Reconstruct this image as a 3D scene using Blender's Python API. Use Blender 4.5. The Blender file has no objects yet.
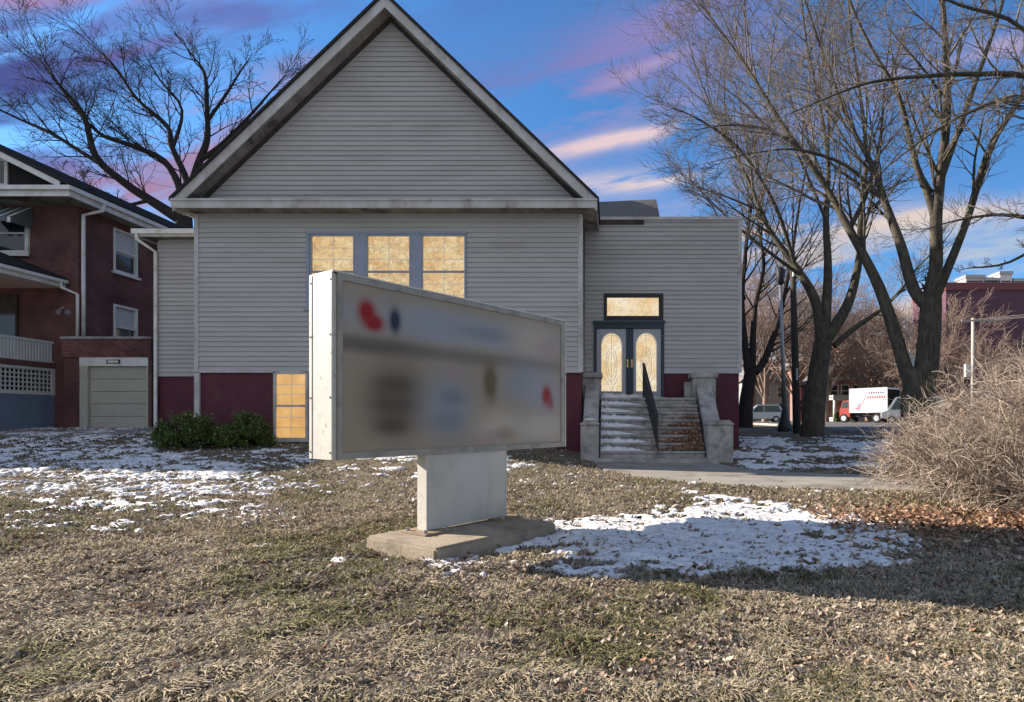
import bpy, bmesh, math, random
import numpy as np
from mathutils import Vector, Matrix, Euler
R = math.radians
random.seed(7); rng = np.random.default_rng(11)
scene = bpy.context.scene
col = scene.collection

# ------------------------------------------------------------------ camera
CAMH = 1.15; CX, HY, F = 610.0, 420.0, 600.0
cam_d = bpy.data.cameras.new('camera'); cam = bpy.data.objects.new('camera', cam_d); col.objects.link(cam)
cam.location = (0, 0, CAMH); cam.rotation_euler = (R(90), 0, 0)
cam_d.sensor_width = 36; cam_d.lens = F / 1024 * 36
cam_d.shift_x = (512 - CX) / 1024; cam_d.shift_y = (HY - 351) / 1024
cam_d.clip_end = 4000; cam_d.clip_start = 0.05
scene.camera = cam

# ------------------------------------------------------------------ sun, sky, exposure
SUN_EL = 24.0; SH_AZ = -15.0            # shadows fall to +X and a little towards the viewer
ce = math.cos(R(SUN_EL))
ldir = Vector((math.cos(R(SH_AZ)) * ce, math.sin(R(SH_AZ)) * ce, -math.sin(R(SUN_EL))))
sun_d = bpy.data.lights.new('sun', 'SUN'); sun = bpy.data.objects.new('sun', sun_d); col.objects.link(sun)
sun.rotation_euler = ldir.to_track_quat('-Z', 'Y').to_euler()
sun_d.energy = 5.0; sun_d.angle = R(0.5); sun_d.color = (1.0, 0.89, 0.76)
scene.view_settings.view_transform = 'Standard'; scene.view_settings.look = 'None'
scene.view_settings.gamma = 1; scene.view_settings.use_curve_mapping = False
scene.view_settings.exposure = 1.4

world = bpy.data.worlds.new('World'); scene.world = world; world.use_nodes = True
W = world.node_tree; W.nodes.clear()
def wn(t): return W.nodes.new(t)
def wm(op, a, b=None, c=None):
    n = wn('ShaderNodeMath'); n.operation = op
    for i, v in enumerate((a, b, c)):
        if v is None: continue
        if isinstance(v, (int, float)): n.inputs[i].default_value = v
        else: W.links.new(v, n.inputs[i])
    return n.outputs[0]
def wmix(fac, a, b, mode='MIX'):
    n = wn('ShaderNodeMix'); n.data_type = 'RGBA'; n.blend_type = mode
    for i, v in ((0, fac), (6, a), (7, b)):
        if isinstance(v, (int, float)): n.inputs[i].default_value = v
        elif isinstance(v, tuple): n.inputs[i].default_value = (*v, 1)
        else: W.links.new(v, n.inputs[i])
    return n.outputs[2]
sky = wn('ShaderNodeTexSky'); sky.sky_type = 'NISHITA'; sky.sun_disc = False
sky.sun_elevation = R(SUN_EL); sky.sun_rotation = R(-75); sky.air_density = 1.0; sky.dust_density = 0.3; sky.ozone_density = 2.0
SKY_STR = 0.085
tc = wn('ShaderNodeTexCoord'); sep = wn('ShaderNodeSeparateXYZ'); W.links.new(tc.outputs['Generated'], sep.inputs[0])
dx, dy, dz = sep.outputs
fy = wm('MAXIMUM', dy, 0.08)
uu = wm('DIVIDE', dx, fy); vv = wm('DIVIDE', dz, fy)
front = wm('MULTIPLY', wm('ADD', dy, -0.05), 6.0); 
cl = wn('ShaderNodeClamp'); W.links.new(front, cl.inputs[0]); front = cl.outputs[0]
comb = wn('ShaderNodeCombineXYZ'); W.links.new(wm('MULTIPLY', wm('ADD', uu, wm('MULTIPLY', vv, 0.3)), 1.3), comb.inputs[0])
W.links.new(wm('MULTIPLY', wm('SUBTRACT', vv, wm('MULTIPLY', uu, 0.22)), 6.5), comb.inputs[1])
nz = wn('ShaderNodeTexNoise'); nz.inputs['Scale'].default_value = 1.6; nz.inputs['Detail'].default_value = 11; nz.inputs['Roughness'].default_value = 0.62
nz.inputs['Distortion'].default_value = 0.5
W.links.new(comb.outputs[0], nz.inputs['Vector']); nzf = nz.outputs[0]
comb2 = wn('ShaderNodeCombineXYZ'); W.links.new(wm('MULTIPLY', uu, 3.0), comb2.inputs[0]); W.links.new(wm('MULTIPLY', vv, 9.0), comb2.inputs[1])
nz2 = wn('ShaderNodeTexNoise'); nz2.inputs['Scale'].default_value = 2.2; nz2.inputs['Detail'].default_value = 6; W.links.new(comb2.outputs[0], nz2.inputs['Vector'])
def lin(c): return tuple(((v / 255) / 12.92 if v / 255 <= 0.04045 else ((v / 255 + 0.055) / 1.055) ** 2.4) for v in c)
EXPK = 2 ** scene.view_settings.exposure
# base: Nishita pulled to the deep winter blue of the photograph
skyc = wmix(1.0, sky.outputs[0], (0.34, 0.62, 0.88), 'MULTIPLY')
K = 1.0 / (SKY_STR * EXPK)
def cc(c): return tuple(v * K for v in lin(c))
# clouds: (px, py, half length, half width, tilt degrees, strength, colour) on the tangent plane of the northern sky
clouds = [
 (70, 100, 260, 90, 0, 0.75, (58, 90, 152)), (20, 90, 120, 50, 0, 0.5, (66, 84, 146)),
 (40, 2, 190, 10, 2, 0.6, (182, 138, 172)), (60, 60, 170, 40, 5, 0.5, (88, 90, 156)), (180, 38, 90, 7, 14, 0.55, (142, 118, 176)), (120, 22, 160, 18, 6, 0.5, (120, 98, 164)),
 (225, 125, 110, 42, 28, 0.9, (188, 158, 190)), (120, 190, 170, 34, 8, 0.85, (172, 138, 172)), (60, 150, 110, 24, 0, 0.6, (112, 100, 164)), (215, 100, 60, 14, 20, 0.7, (214, 180, 196)),
 (600, 75, 210, 42, 24, 0.85, (134, 132, 190)), (640, 40, 110, 30, 25, 0.8, (152, 138, 194)), (500, 90, 140, 40, 20, 0.45, (110, 124, 186)), (330, 10, 150, 26, 6, 0.5, (96, 104, 176)), (760, 60, 200, 40, 18, 0.5, (130, 140, 198)), (590, 118, 130, 12, 9, 0.8, (178, 158, 198)),
 (612, 141, 110, 8, 11, 1.3, (240, 212, 212)), (625, 182, 90, 10, 6, 1.4, (246, 222, 212)), (700, 205, 120, 20, 4, 0.7, (184, 178, 206)),
 (940, 62, 190, 16, 14, 0.9, (188, 172, 206)), (800, 120, 160, 22, 14, 0.45, (150, 150, 200)), (850, 226, 230, 13, 5, 1.2, (238, 214, 200)),
 (760, 262, 160, 34, 3, 0.9, (236, 208, 184)), (980, 255, 150, 34, 3, 1.1, (180, 198, 218)), (640, 330, 600, 60, 0, 0.9, (196, 194, 206)), (800, 310, 220, 60, 0, 0.8, (228, 208, 192)), (560, 98, 120, 6, 20, 0.6, (180, 158, 198)), (650, 66, 90, 5, 26, 0.5, (180, 158, 198)),
 (380, 200, 200, 30, 10, 0.6, (160, 164, 200)),
]
out = skyc
for (px, py, hl, hw, tilt, st, c) in clouds:
    u0, v0 = (px - CX) / F, (HY - py) / F; ct, sn = math.cos(R(tilt)), math.sin(R(tilt))
    du = wm('SUBTRACT', uu, u0); dv = wm('SUBTRACT', vv, v0)
    a = wm('DIVIDE', wm('ADD', wm('MULTIPLY', du, ct), wm('MULTIPLY', dv, sn)), hl / F)
    b = wm('DIVIDE', wm('SUBTRACT', wm('MULTIPLY', dv, ct), wm('MULTIPLY', du, sn)), hw / F)
    d2 = wm('ADD', wm('MULTIPLY', a, a), wm('MULTIPLY', b, b))
    e = wm('EXPONENT', wm('MULTIPLY', d2, -1.0))
    m = wm('MULTIPLY', e, wm('ADD', wm('MULTIPLY', wm('SUBTRACT', nzf, 0.41), 6.5), wm('MULTIPLY', wm('SUBTRACT', nz2.outputs[0], 0.5), 0.9)))
    m = wm('MULTIPLY', wm('MULTIPLY', m, st), front)
    k = wn('ShaderNodeClamp'); W.links.new(m, k.inputs[0])
    out = wmix(k.outputs[0], out, cc(c))
# soft broken cloud added behind the viewer, out of view, brightened as fill light
cv = wn('ShaderNodeTexNoise'); cv.inputs['Scale'].default_value = 2.5; cv.inputs['Detail'].default_value = 5; W.links.new(tc.outputs['Generated'], cv.inputs['Vector'])
back = wm('MULTIPLY', wm('MULTIPLY', dy, -1.0), 2.5); kb = wn('ShaderNodeClamp'); W.links.new(back, kb.inputs[0])
km = wn('ShaderNodeClamp'); W.links.new(wm('MULTIPLY', wm('SUBTRACT', cv.outputs[0], 0.33), 4.0), km.inputs[0])
out = wmix(wm('MULTIPLY', wm('MULTIPLY', kb.outputs[0], km.outputs[0]), 0.95), out, tuple(v*1.12 for v in cc((216, 218, 226))))
bg = wn('ShaderNodeBackground'); bg.inputs['Strength'].default_value = SKY_STR; W.links.new(out, bg.inputs[0])
wo = wn('ShaderNodeOutputWorld'); W.links.new(bg.outputs[0], wo.inputs[0])

# ------------------------------------------------------------------ materials
def mat(name, c1, c2=None, scale=4.0, rough=0.8, stretch=(1, 1, 1), bump=0.0, bscale=None, dirt=None, dscale=1.0, dstretch=(1, 1, 1), dlo=0.5, dhi=0.7, metal=0.0, detail=5.0, spec=0.3, damt=0.8):
    m = bpy.data.materials.new(name); m.use_nodes = True; t = m.node_tree; b = t.nodes['Principled BSDF']
    b.inputs['Roughness'].default_value = rough; b.inputs['Metallic'].default_value = metal; b.inputs['Specular IOR Level'].default_value = spec
    tcn = t.nodes.new('ShaderNodeTexCoord')
    def noise(sc, st, det=detail):
        mp = t.nodes.new('ShaderNodeMapping'); mp.inputs['Scale'].default_value = st; t.links.new(tcn.outputs['Object'], mp.inputs[0])
        n = t.nodes.new('ShaderNodeTexNoise'); n.inputs['Scale'].default_value = sc; n.inputs['Detail'].default_value = det; n.inputs['Roughness'].default_value = 0.6
        t.links.new(mp.outputs[0], n.inputs['Vector']); return n.outputs[0]
    def mix(f, a, c):
        x = t.nodes.new('ShaderNodeMix'); x.data_type = 'RGBA'
        for i, v in ((0, f), (6, a), (7, c)):
            if isinstance(v, tuple): x.inputs[i].default_value = (*v, 1)
            elif isinstance(v, (int, float)): x.inputs[i].default_value = v
            else: t.links.new(v, x.inputs[i])
        return x.outputs[2]
    def ramp(f, lo, hi):
        r = t.nodes.new('ShaderNodeMapRange'); r.inputs[1].default_value = lo; r.inputs[2].default_value = hi; r.clamp = True
        t.links.new(f, r.inputs[0]); return r.outputs[0]
    c = c1
    if c2 is not None: c = mix(ramp(noise(scale, stretch), 0.35, 0.65), c1, c2)
    if dirt is not None:
        x = t.nodes.new('ShaderNodeMath'); x.operation = 'MULTIPLY'; t.links.new(ramp(noise(dscale, dstretch, 8), dlo, dhi), x.inputs[0]); x.inputs[1].default_value = damt
        c = mix(x.outputs[0], c, dirt)
    if isinstance(c, tuple): b.inputs['Base Color'].default_value = (*c, 1)
    else: t.links.new(c, b.inputs['Base Color'])
    if bump > 0:
        bn = t.nodes.new('ShaderNodeBump'); bn.inputs['Strength'].default_value = bump; bn.inputs['Distance'].default_value = 0.02
        t.links.new(noise(bscale or scale * 4, (1, 1, 1)), bn.inputs['Height']); t.links.new(bn.outputs[0], b.inputs['Normal'])
    m['noisehelper'] = 1
    return m
def mat_ramp(name, stops, rough=0.8, trans=0.0, spec=0.2):
    """colour picked per piece from the 'tint' point attribute"""
    m = bpy.data.materials.new(name); m.use_nodes = True; t = m.node_tree; b = t.nodes['Principled BSDF']
    a = t.nodes.new('ShaderNodeAttribute'); a.attribute_name = 'tint'
    r = t.nodes.new('ShaderNodeValToRGB'); t.links.new(a.outputs['Fac'], r.inputs[0])
    el = r.color_ramp.elements
    while len(el) > 1: el.remove(el[0])
    el[0].position = stops[0][0]; el[0].color = (*stops[0][1], 1)
    for p, c in stops[1:]:
        e = el.new(p); e.color = (*c, 1)
    t.links.new(r.outputs[0], b.inputs['Base Color']); b.inputs['Roughness'].default_value = rough; b.inputs['Specular IOR Level'].default_value = spec
    if trans > 0:
        tr = t.nodes.new('ShaderNodeBsdfTranslucent'); t.links.new(r.outputs[0], tr.inputs[0])
        ms = t.nodes.new('ShaderNodeMixShader'); ms.inputs[0].default_value = trans
        t.links.new(b.outputs[0], ms.inputs[1]); t.links.new(tr.outputs[0], ms.inputs[2]); t.links.new(ms.outputs[0], t.nodes['Material Output'].inputs[0])
    return m
def mat_brick(name, c1, c2, mortar, scale=1.0, rough=0.9, side=False):
    m = bpy.data.materials.new(name); m.use_nodes = True; t = m.node_tree; b = t.nodes['Principled BSDF']; b.inputs['Roughness'].default_value = rough
    b.inputs['Specular IOR Level'].default_value = 0.15
    tcn = t.nodes.new('ShaderNodeTexCoord'); s = t.nodes.new('ShaderNodeSeparateXYZ'); t.links.new(tcn.outputs['Object'], s.inputs[0])
    ad = t.nodes.new('ShaderNodeMath'); ad.operation = 'ADD'; t.links.new(s.outputs[0], ad.inputs[0]); t.links.new(s.outputs[1], ad.inputs[1])
    cb = t.nodes.new('ShaderNodeCombineXYZ'); t.links.new(ad.outputs[0], cb.inputs[0]); t.links.new(s.outputs[2], cb.inputs[1])
    k = t.nodes.new('ShaderNodeTexBrick'); k.inputs['Scale'].default_value = scale; t.links.new(cb.outputs[0], k.inputs['Vector'])
    k.inputs['Brick Width'].default_value = 0.22; k.inputs['Row Height'].default_value = 0.075; k.inputs['Mortar Size'].default_value = 0.008
    k.inputs['Color1'].default_value = (*c1, 1); k.inputs['Color2'].default_value = (*c2, 1); k.inputs['Mortar'].default_value = (*mortar, 1); k.inputs['Bias'].default_value = -0.2
    n = t.nodes.new('ShaderNodeTexNoise'); n.inputs['Scale'].default_value = 0.9; n.inputs['Detail'].default_value = 7; t.links.new(tcn.outputs['Object'], n.inputs['Vector'])
    mr = t.nodes.new('ShaderNodeMapRange'); mr.inputs[1].default_value = 0.3; mr.inputs[2].default_value = 0.7; mr.inputs[3].default_value = 0.65; mr.inputs[4].default_value = 1.35; t.links.new(n.outputs[0], mr.inputs[0])
    mx = t.nodes.new('ShaderNodeMix'); mx.data_type = 'RGBA'; mx.blend_type = 'MULTIPLY'; mx.inputs[0].default_value = 1; t.links.new(k.outputs[0], mx.inputs[6]); t.links.new(mr.outputs[0], mx.inputs[7])
    t.links.new(mx.outputs[2], b.inputs['Base Color'])
    bn = t.nodes.new('ShaderNodeBump'); bn.inputs['Strength'].default_value = 0.4; bn.inputs['Distance'].default_value = 0.01; bn.invert = True
    t.links.new(k.outputs['Fac'], bn.inputs['Height']); t.links.new(bn.outputs[0], b.inputs['Normal'])
    return m
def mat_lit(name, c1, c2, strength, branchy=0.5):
    """window pane with a warm lamp-lit room behind it: blotchy glow with dark branch reflections painted into it, glossy surface"""
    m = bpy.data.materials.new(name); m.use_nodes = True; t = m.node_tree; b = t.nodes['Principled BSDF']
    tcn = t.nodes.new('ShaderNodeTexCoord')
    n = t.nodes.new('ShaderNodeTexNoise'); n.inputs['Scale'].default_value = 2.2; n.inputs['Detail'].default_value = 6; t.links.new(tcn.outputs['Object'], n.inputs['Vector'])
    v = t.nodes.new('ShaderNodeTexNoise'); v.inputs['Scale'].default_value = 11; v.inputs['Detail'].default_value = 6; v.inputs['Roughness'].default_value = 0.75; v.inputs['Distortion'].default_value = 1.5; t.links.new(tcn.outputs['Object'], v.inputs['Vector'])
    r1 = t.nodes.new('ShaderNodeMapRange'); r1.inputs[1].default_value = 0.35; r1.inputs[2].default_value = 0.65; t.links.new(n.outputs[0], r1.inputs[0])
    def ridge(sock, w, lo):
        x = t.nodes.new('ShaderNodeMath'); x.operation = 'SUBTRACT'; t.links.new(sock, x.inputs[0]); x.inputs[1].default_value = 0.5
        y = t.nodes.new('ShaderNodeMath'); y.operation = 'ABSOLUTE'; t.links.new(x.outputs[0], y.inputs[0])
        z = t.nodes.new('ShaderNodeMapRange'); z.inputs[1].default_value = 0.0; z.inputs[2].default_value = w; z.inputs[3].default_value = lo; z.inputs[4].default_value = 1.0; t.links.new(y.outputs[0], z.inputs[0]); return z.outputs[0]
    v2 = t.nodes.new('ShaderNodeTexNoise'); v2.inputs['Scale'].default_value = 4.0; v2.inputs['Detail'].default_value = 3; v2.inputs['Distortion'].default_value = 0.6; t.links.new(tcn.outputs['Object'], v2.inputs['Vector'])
    r2 = t.nodes.new('ShaderNodeMath'); r2.operation = 'MULTIPLY'; t.links.new(ridge(v.outputs[0], 0.07, 1 - branchy), r2.inputs[0]); t.links.new(ridge(v2.outputs[0], 0.04, 1 - branchy*.7), r2.inputs[1])  # dark web imitating reflected branches, multiplied into the glow colour
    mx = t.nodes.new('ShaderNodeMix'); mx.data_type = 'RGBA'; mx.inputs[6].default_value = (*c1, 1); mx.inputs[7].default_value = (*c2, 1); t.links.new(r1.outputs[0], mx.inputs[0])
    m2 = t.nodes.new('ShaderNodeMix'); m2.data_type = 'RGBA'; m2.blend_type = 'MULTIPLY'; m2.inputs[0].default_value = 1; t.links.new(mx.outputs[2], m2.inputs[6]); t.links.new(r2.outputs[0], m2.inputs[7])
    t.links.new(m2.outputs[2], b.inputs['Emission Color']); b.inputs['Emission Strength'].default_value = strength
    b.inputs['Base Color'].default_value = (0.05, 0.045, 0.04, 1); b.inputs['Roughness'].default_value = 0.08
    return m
M = {}
M['siding'] = mat('vinyl_siding', (0.39, 0.375, 0.365), (0.34, 0.327, 0.318), 1.0, 0.55, (0.35, 1, 2.2), 0.06, 30, dirt=(0.19, 0.17, 0.15), dscale=0.9, dstretch=(0.5, 1, 2.5), dlo=0.55, dhi=0.85, damt=0.45)
M['trim'] = mat('painted_trim', (0.47, 0.46, 0.46), (0.38, 0.36, 0.34), 2.5, 0.55, (1, 1, 0.4), 0.05, dirt=(0.14, 0.12, 0.10), dscale=2.2, dstretch=(1, 1, 0.5), dlo=0.5, dhi=0.75, damt=0.7)
M['blue_trim'] = mat('blue_grey_trim', (0.26, 0.29, 0.36), (0.22, 0.25, 0.31), 3, 0.5)
M['white'] = mat('white_paint', (0.68, 0.67, 0.64), (0.56, 0.54, 0.50), 3, 0.5, dirt=(0.25, 0.22, 0.19), dscale=3, dlo=0.58, dhi=0.8, damt=0.5)
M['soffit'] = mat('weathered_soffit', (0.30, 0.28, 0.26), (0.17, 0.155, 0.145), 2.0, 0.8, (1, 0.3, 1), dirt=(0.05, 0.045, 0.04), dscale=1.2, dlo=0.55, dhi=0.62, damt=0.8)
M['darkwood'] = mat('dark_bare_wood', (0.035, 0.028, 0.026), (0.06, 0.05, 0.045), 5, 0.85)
M['maroon'] = mat('maroon_masonry_paint', (0.095, 0.020, 0.032), (0.075, 0.016, 0.027), 1.5, 0.7, bump=0.15, bscale=12, dirt=(0.10, 0.045, 0.05), dscale=2.5, dlo=0.55, dhi=0.8)
M['shingle'] = mat('asphalt_shingle', (0.028, 0.027, 0.028), (0.048, 0.046, 0.046), 9, 1.0, (1, 1, 3), 0.5, 40, spec=0.0)
M['roof_grey'] = mat('weathered_grey_shingle', (0.13, 0.13, 0.14), (0.19, 0.18, 0.175), 7, 0.95, (1, 1, 3), 0.5, 30)
M['brick'] = mat_brick('dark_red_brick', (0.145, 0.060, 0.056), (0.105, 0.044, 0.044), (0.10, 0.075, 0.07))
M['brick_light'] = mat_brick('parapet_brick', (0.16, 0.06, 0.06), (0.08, 0.032, 0.036), (0.16, 0.11, 0.10))
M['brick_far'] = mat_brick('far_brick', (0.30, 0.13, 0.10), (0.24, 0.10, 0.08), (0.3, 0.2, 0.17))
M['concrete'] = mat('weathered_concrete', (0.40, 0.38, 0.35), (0.26, 0.245, 0.23), 3, 0.9, bump=0.35, bscale=30, dirt=(0.09, 0.085, 0.08), dscale=4, dlo=0.48, dhi=0.72, damt=0.75)
M['slab'] = mat('sign_footing_concrete', (0.34, 0.28, 0.205), (0.25, 0.205, 0.15), 3.5, 0.92, bump=0.4, bscale=35, dirt=(0.11, 0.09, 0.065), dscale=5, dlo=0.5, dhi=0.75, damt=0.7)
M['path'] = mat('path_concrete', (0.30, 0.275, 0.24), (0.22, 0.20, 0.175), 0.9, 0.9, bump=0.25, bscale=30, dirt=(0.10, 0.085, 0.065), dscale=0.7, dlo=0.5, dhi=0.66, damt=0.75)
M['asphalt'] = mat('asphalt', (0.11, 0.108, 0.105), (0.075, 0.074, 0.073), 0.7, 0.95, bump=0.2, bscale=20, dirt=(0.17, 0.165, 0.16), dscale=0.3, dlo=0.5, dhi=0.7)
M['snow'] = mat('old_snow', (0.70, 0.70, 0.71), (0.58, 0.575, 0.57), 5, 0.75, bump=0.6, bscale=22, dirt=(0.28, 0.245, 0.20), dscale=11, dlo=0.54, dhi=0.72, damt=0.7)
M['ground'] = mat('lawn_soil', (0.13, 0.105, 0.075), (0.20, 0.165, 0.12), 1.6, 1.0, bump=0.9, bscale=30, dirt=(0.075, 0.07, 0.04), dscale=0.9, dlo=0.45, dhi=0.65, damt=0.8, spec=0.05)
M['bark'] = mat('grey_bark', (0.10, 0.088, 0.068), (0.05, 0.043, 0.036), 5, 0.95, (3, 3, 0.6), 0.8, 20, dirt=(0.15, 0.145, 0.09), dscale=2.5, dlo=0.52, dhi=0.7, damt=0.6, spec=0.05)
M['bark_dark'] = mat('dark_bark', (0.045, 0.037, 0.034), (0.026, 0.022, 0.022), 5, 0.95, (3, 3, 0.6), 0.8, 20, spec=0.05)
M['twig'] = mat('twig_bark', (0.19, 0.16, 0.13), (0.13, 0.108, 0.09), 2, 0.95, spec=0.05)
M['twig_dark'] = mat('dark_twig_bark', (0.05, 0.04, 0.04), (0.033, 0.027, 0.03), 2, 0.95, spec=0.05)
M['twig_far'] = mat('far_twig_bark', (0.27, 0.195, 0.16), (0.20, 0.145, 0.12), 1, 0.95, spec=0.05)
M['metal_sign'] = mat('sign_cream_enamel', (0.58, 0.55, 0.49), (0.50, 0.475, 0.42), 4, 0.45, dirt=(0.18, 0.165, 0.15), dscale=26, dstretch=(1, 1, .6), dlo=0.60, dhi=0.68, damt=0.7)
M['post_clad'] = mat('pedestal_cream_enamel', (0.50, 0.465, 0.40), (0.43, 0.40, 0.345), 2, 0.5, dirt=(0.27, 0.235, 0.19), dscale=3.5, dstretch=(1, 1, .5), dlo=.52, dhi=.75, damt=.6)
M['retainer'] = mat('sign_retainer', (0.31, 0.275, 0.225), (0.25, 0.225, 0.19), 6, 0.5, dirt=(0.14, 0.12, 0.10), dscale=6, dlo=.5, dhi=.75)
M['rust'] = mat('plate_steel', (0.30, 0.22, 0.15), (0.2, 0.14, 0.09), 20, 0.8)
M['galv'] = mat('galvanised', (0.36, 0.37, 0.38), (0.28, 0.29, 0.3), 10, 0.45, metal=0.6)
M['iron'] = mat('wrought_iron', (0.022, 0.024, 0.028), (0.035, 0.035, 0.035), 20, 0.5)
M['navy'] = mat('dark_teal_door_frame', (0.018, 0.033, 0.045), (0.028, 0.045, 0.06), 6, 0.45)
M['transom_frame'] = mat('dark_transom_frame', (0.022, 0.016, 0.018), (0.03, 0.022, 0.024), 6, 0.5)
M['door'] = mat('grey_blue_door', (0.34, 0.36, 0.39), (0.29, 0.31, 0.34), 5, 0.4)
M['brass'] = mat('brass', (0.62, 0.42, 0.14), None, rough=0.3, metal=1.0)
M['garage'] = mat('beige_garage_door', (0.44, 0.415, 0.35), (0.39, 0.365, 0.305), 2, 0.6)
M['blue_base'] = mat('blue_grey_foundation', (0.16, 0.20, 0.27), (0.13, 0.165, 0.225), 2, 0.85)
M['lattice'] = mat('white_lattice', (0.55, 0.55, 0.52), (0.47, 0.47, 0.44), 3, 0.6)
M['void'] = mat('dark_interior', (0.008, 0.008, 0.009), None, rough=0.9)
M['glass_dark'] = mat('dark_window_glass', (0.02, 0.023, 0.027), (0.035, 0.038, 0.04), 3, 0.06, spec=0.6)
M['blind'] = mat('white_blind', (0.5, 0.5, 0.49), None, rough=0.7)
def em(c): return tuple(v / EXPK for v in lin(c))
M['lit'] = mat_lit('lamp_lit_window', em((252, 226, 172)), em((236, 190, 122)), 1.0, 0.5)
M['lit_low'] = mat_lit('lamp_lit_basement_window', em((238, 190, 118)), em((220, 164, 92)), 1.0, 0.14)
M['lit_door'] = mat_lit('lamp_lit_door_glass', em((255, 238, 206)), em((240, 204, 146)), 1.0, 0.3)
M['muntin'] = mat('pale_muntin', (0.85, 0.80, 0.68), None, rough=0.5)
M['maroon_far'] = mat('maroon_panel', (0.115, 0.05, 0.075), (0.095, 0.042, 0.062), 0.3, 0.7)
M['maroon_cap'] = mat('maroon_coping', (0.17, 0.055, 0.06), None, rough=0.7)
M['pale_wall'] = mat('pale_render', (0.5, 0.48, 0.45), (0.42, 0.40, 0.38), 1, 0.8)
M['grey_wall'] = mat('grey_boarded_wall', (0.27, 0.27, 0.28), (0.22, 0.22, 0.23), 1, 0.8)
M['red_paint'] = mat('red_vehicle_paint', (0.27, 0.04, 0.03), None, rough=0.35)
M['white_paint_v'] = mat('white_vehicle_paint', (0.75, 0.76, 0.78), None, rough=0.35)
M['silver_paint'] = mat('silver_vehicle_paint', (0.42, 0.43, 0.45), None, rough=0.3, metal=0.4)
M['tyre'] = mat('tyre_rubber', (0.02, 0.02, 0.02), None, rough=0.9)
M['rim'] = mat('wheel_rim', (0.45, 0.45, 0.46), None, rough=0.4, metal=0.5)
M['lamp_red'] = mat('tail_lamp', (0.4, 0.02, 0.02), None, rough=0.3)
M['text_navy'] = mat('navy_lettering', (0.04, 0.04, 0.09), None, rough=0.5)
M['text_red'] = mat('red_lettering', (0.42, 0.06, 0.06), None, rough=0.5)
M['wood_pole'] = mat('utility_pole_wood', (0.075, 0.062, 0.05), (0.05, 0.042, 0.036), 6, 0.95, (3, 3, 0.4), 0.4)
M['pole_pale'] = mat('weathered_pole_wood', (0.40, 0.36, 0.32), (0.32, 0.29, 0.26), 4, 0.9)
M['awning'] = mat('awning_slats', (0.09, 0.11, 0.115), (0.11, 0.13, 0.135), 4, 0.6)
M['leafpile'] = mat_ramp('rust_leaves', [(0, (0.10, 0.055, 0.035)), (0.4, (0.27, 0.15, 0.09)), (0.8, (0.42, 0.26, 0.17)), (1, (0.50, 0.38, 0.27))], 0.85, 0.15)
M['leaves'] = mat_ramp('fallen_leaves', [(0, (0.09, 0.068, 0.055)), (0.3, (0.21, 0.165, 0.13)), (0.62, (0.36, 0.29, 0.225)), (0.85, (0.47, 0.40, 0.32)), (0.95, (0.30, 0.165, 0.105)), (1, (0.54, 0.49, 0.42))], 0.85, 0.15)
M['grass'] = mat_ramp('dormant_grass', [(0, (0.13, 0.125, 0.055)), (0.25, (0.235, 0.215, 0.10)), (0.5, (0.36, 0.295, 0.20)), (0.8, (0.46, 0.385, 0.28)), (1, (0.58, 0.50, 0.385))], 0.85, 0.25)
M['shrub_leaf'] = mat_ramp('shrub_leaves', [(0, (0.03, 0.05, 0.014)), (0.5, (0.085, 0.125, 0.03)), (0.8, (0.17, 0.21, 0.055)), (1, (0.34, 0.35, 0.13))], 0.5, 0.25, 0.4)
M['twig_bush'] = mat_ramp('bare_shrub_twigs', [(0, (0.15, 0.11, 0.085)), (0.5, (0.31, 0.245, 0.195)), (1, (0.50, 0.42, 0.345))], 0.85)

# ------------------------------------------------------------------ helpers
WLOC = {}
def wloc(o):
    return WLOC.get(o.name, Vector((0, 0, 0))) if o else Vector((0, 0, 0))
def tag(o, label=None, cat=None, group=None, kind=None):
    if label: o['label'] = label
    if cat: o['category'] = cat
    if group: o['group'] = group
    if kind: o['kind'] = kind
    return o
def thing(name, label, cat, loc=(0, 0, 0), rz=0.0, group=None, local=False):
    """Empty at the thing's base. local=True: its parts are modelled in its own frame, otherwise in world coordinates"""
    o = bpy.data.objects.new(name, None); col.objects.link(o); o.location = loc; o.rotation_euler = (0, 0, rz); o.empty_display_size = 0.3
    tag(o, label, cat, group); WLOC[o.name] = Vector((0, 0, 0)) if local else Vector(loc)
    return o
def link_mesh(name, verts, faces, material, parent=None, smooth=False, tint=None):
    me = bpy.data.meshes.new(name); off = wloc(parent)
    if isinstance(faces, np.ndarray):
        verts = np.asarray(verts, dtype=np.float32) - np.array(off, dtype=np.float32)
        k = faces.shape[1]
        me.vertices.add(len(verts)); me.vertices.foreach_set('co', verts.ravel())
        me.loops.add(faces.size); me.loops.foreach_set('vertex_index', faces.astype(np.int32).ravel())
        me.polygons.add(len(faces)); me.polygons.foreach_set('loop_start', np.arange(0, faces.size, k, dtype=np.int32))
        me.update(calc_edges=True)
    else:
        me.from_pydata([(Vector(v) - off)[:] for v in verts], [], faces); me.update()
    if tint is not None:
        a = me.attributes.new('tint', 'FLOAT', 'POINT'); a.data.foreach_set('value', np.asarray(tint, dtype=np.float32))
    if smooth: me.polygons.foreach_set('use_smooth', [True] * len(me.polygons))
    me.materials.append(material)
    o = bpy.data.objects.new(name, me); col.objects.link(o)
    if parent: o.parent = parent
    WLOC[o.name] = off.copy()
    return o
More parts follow.
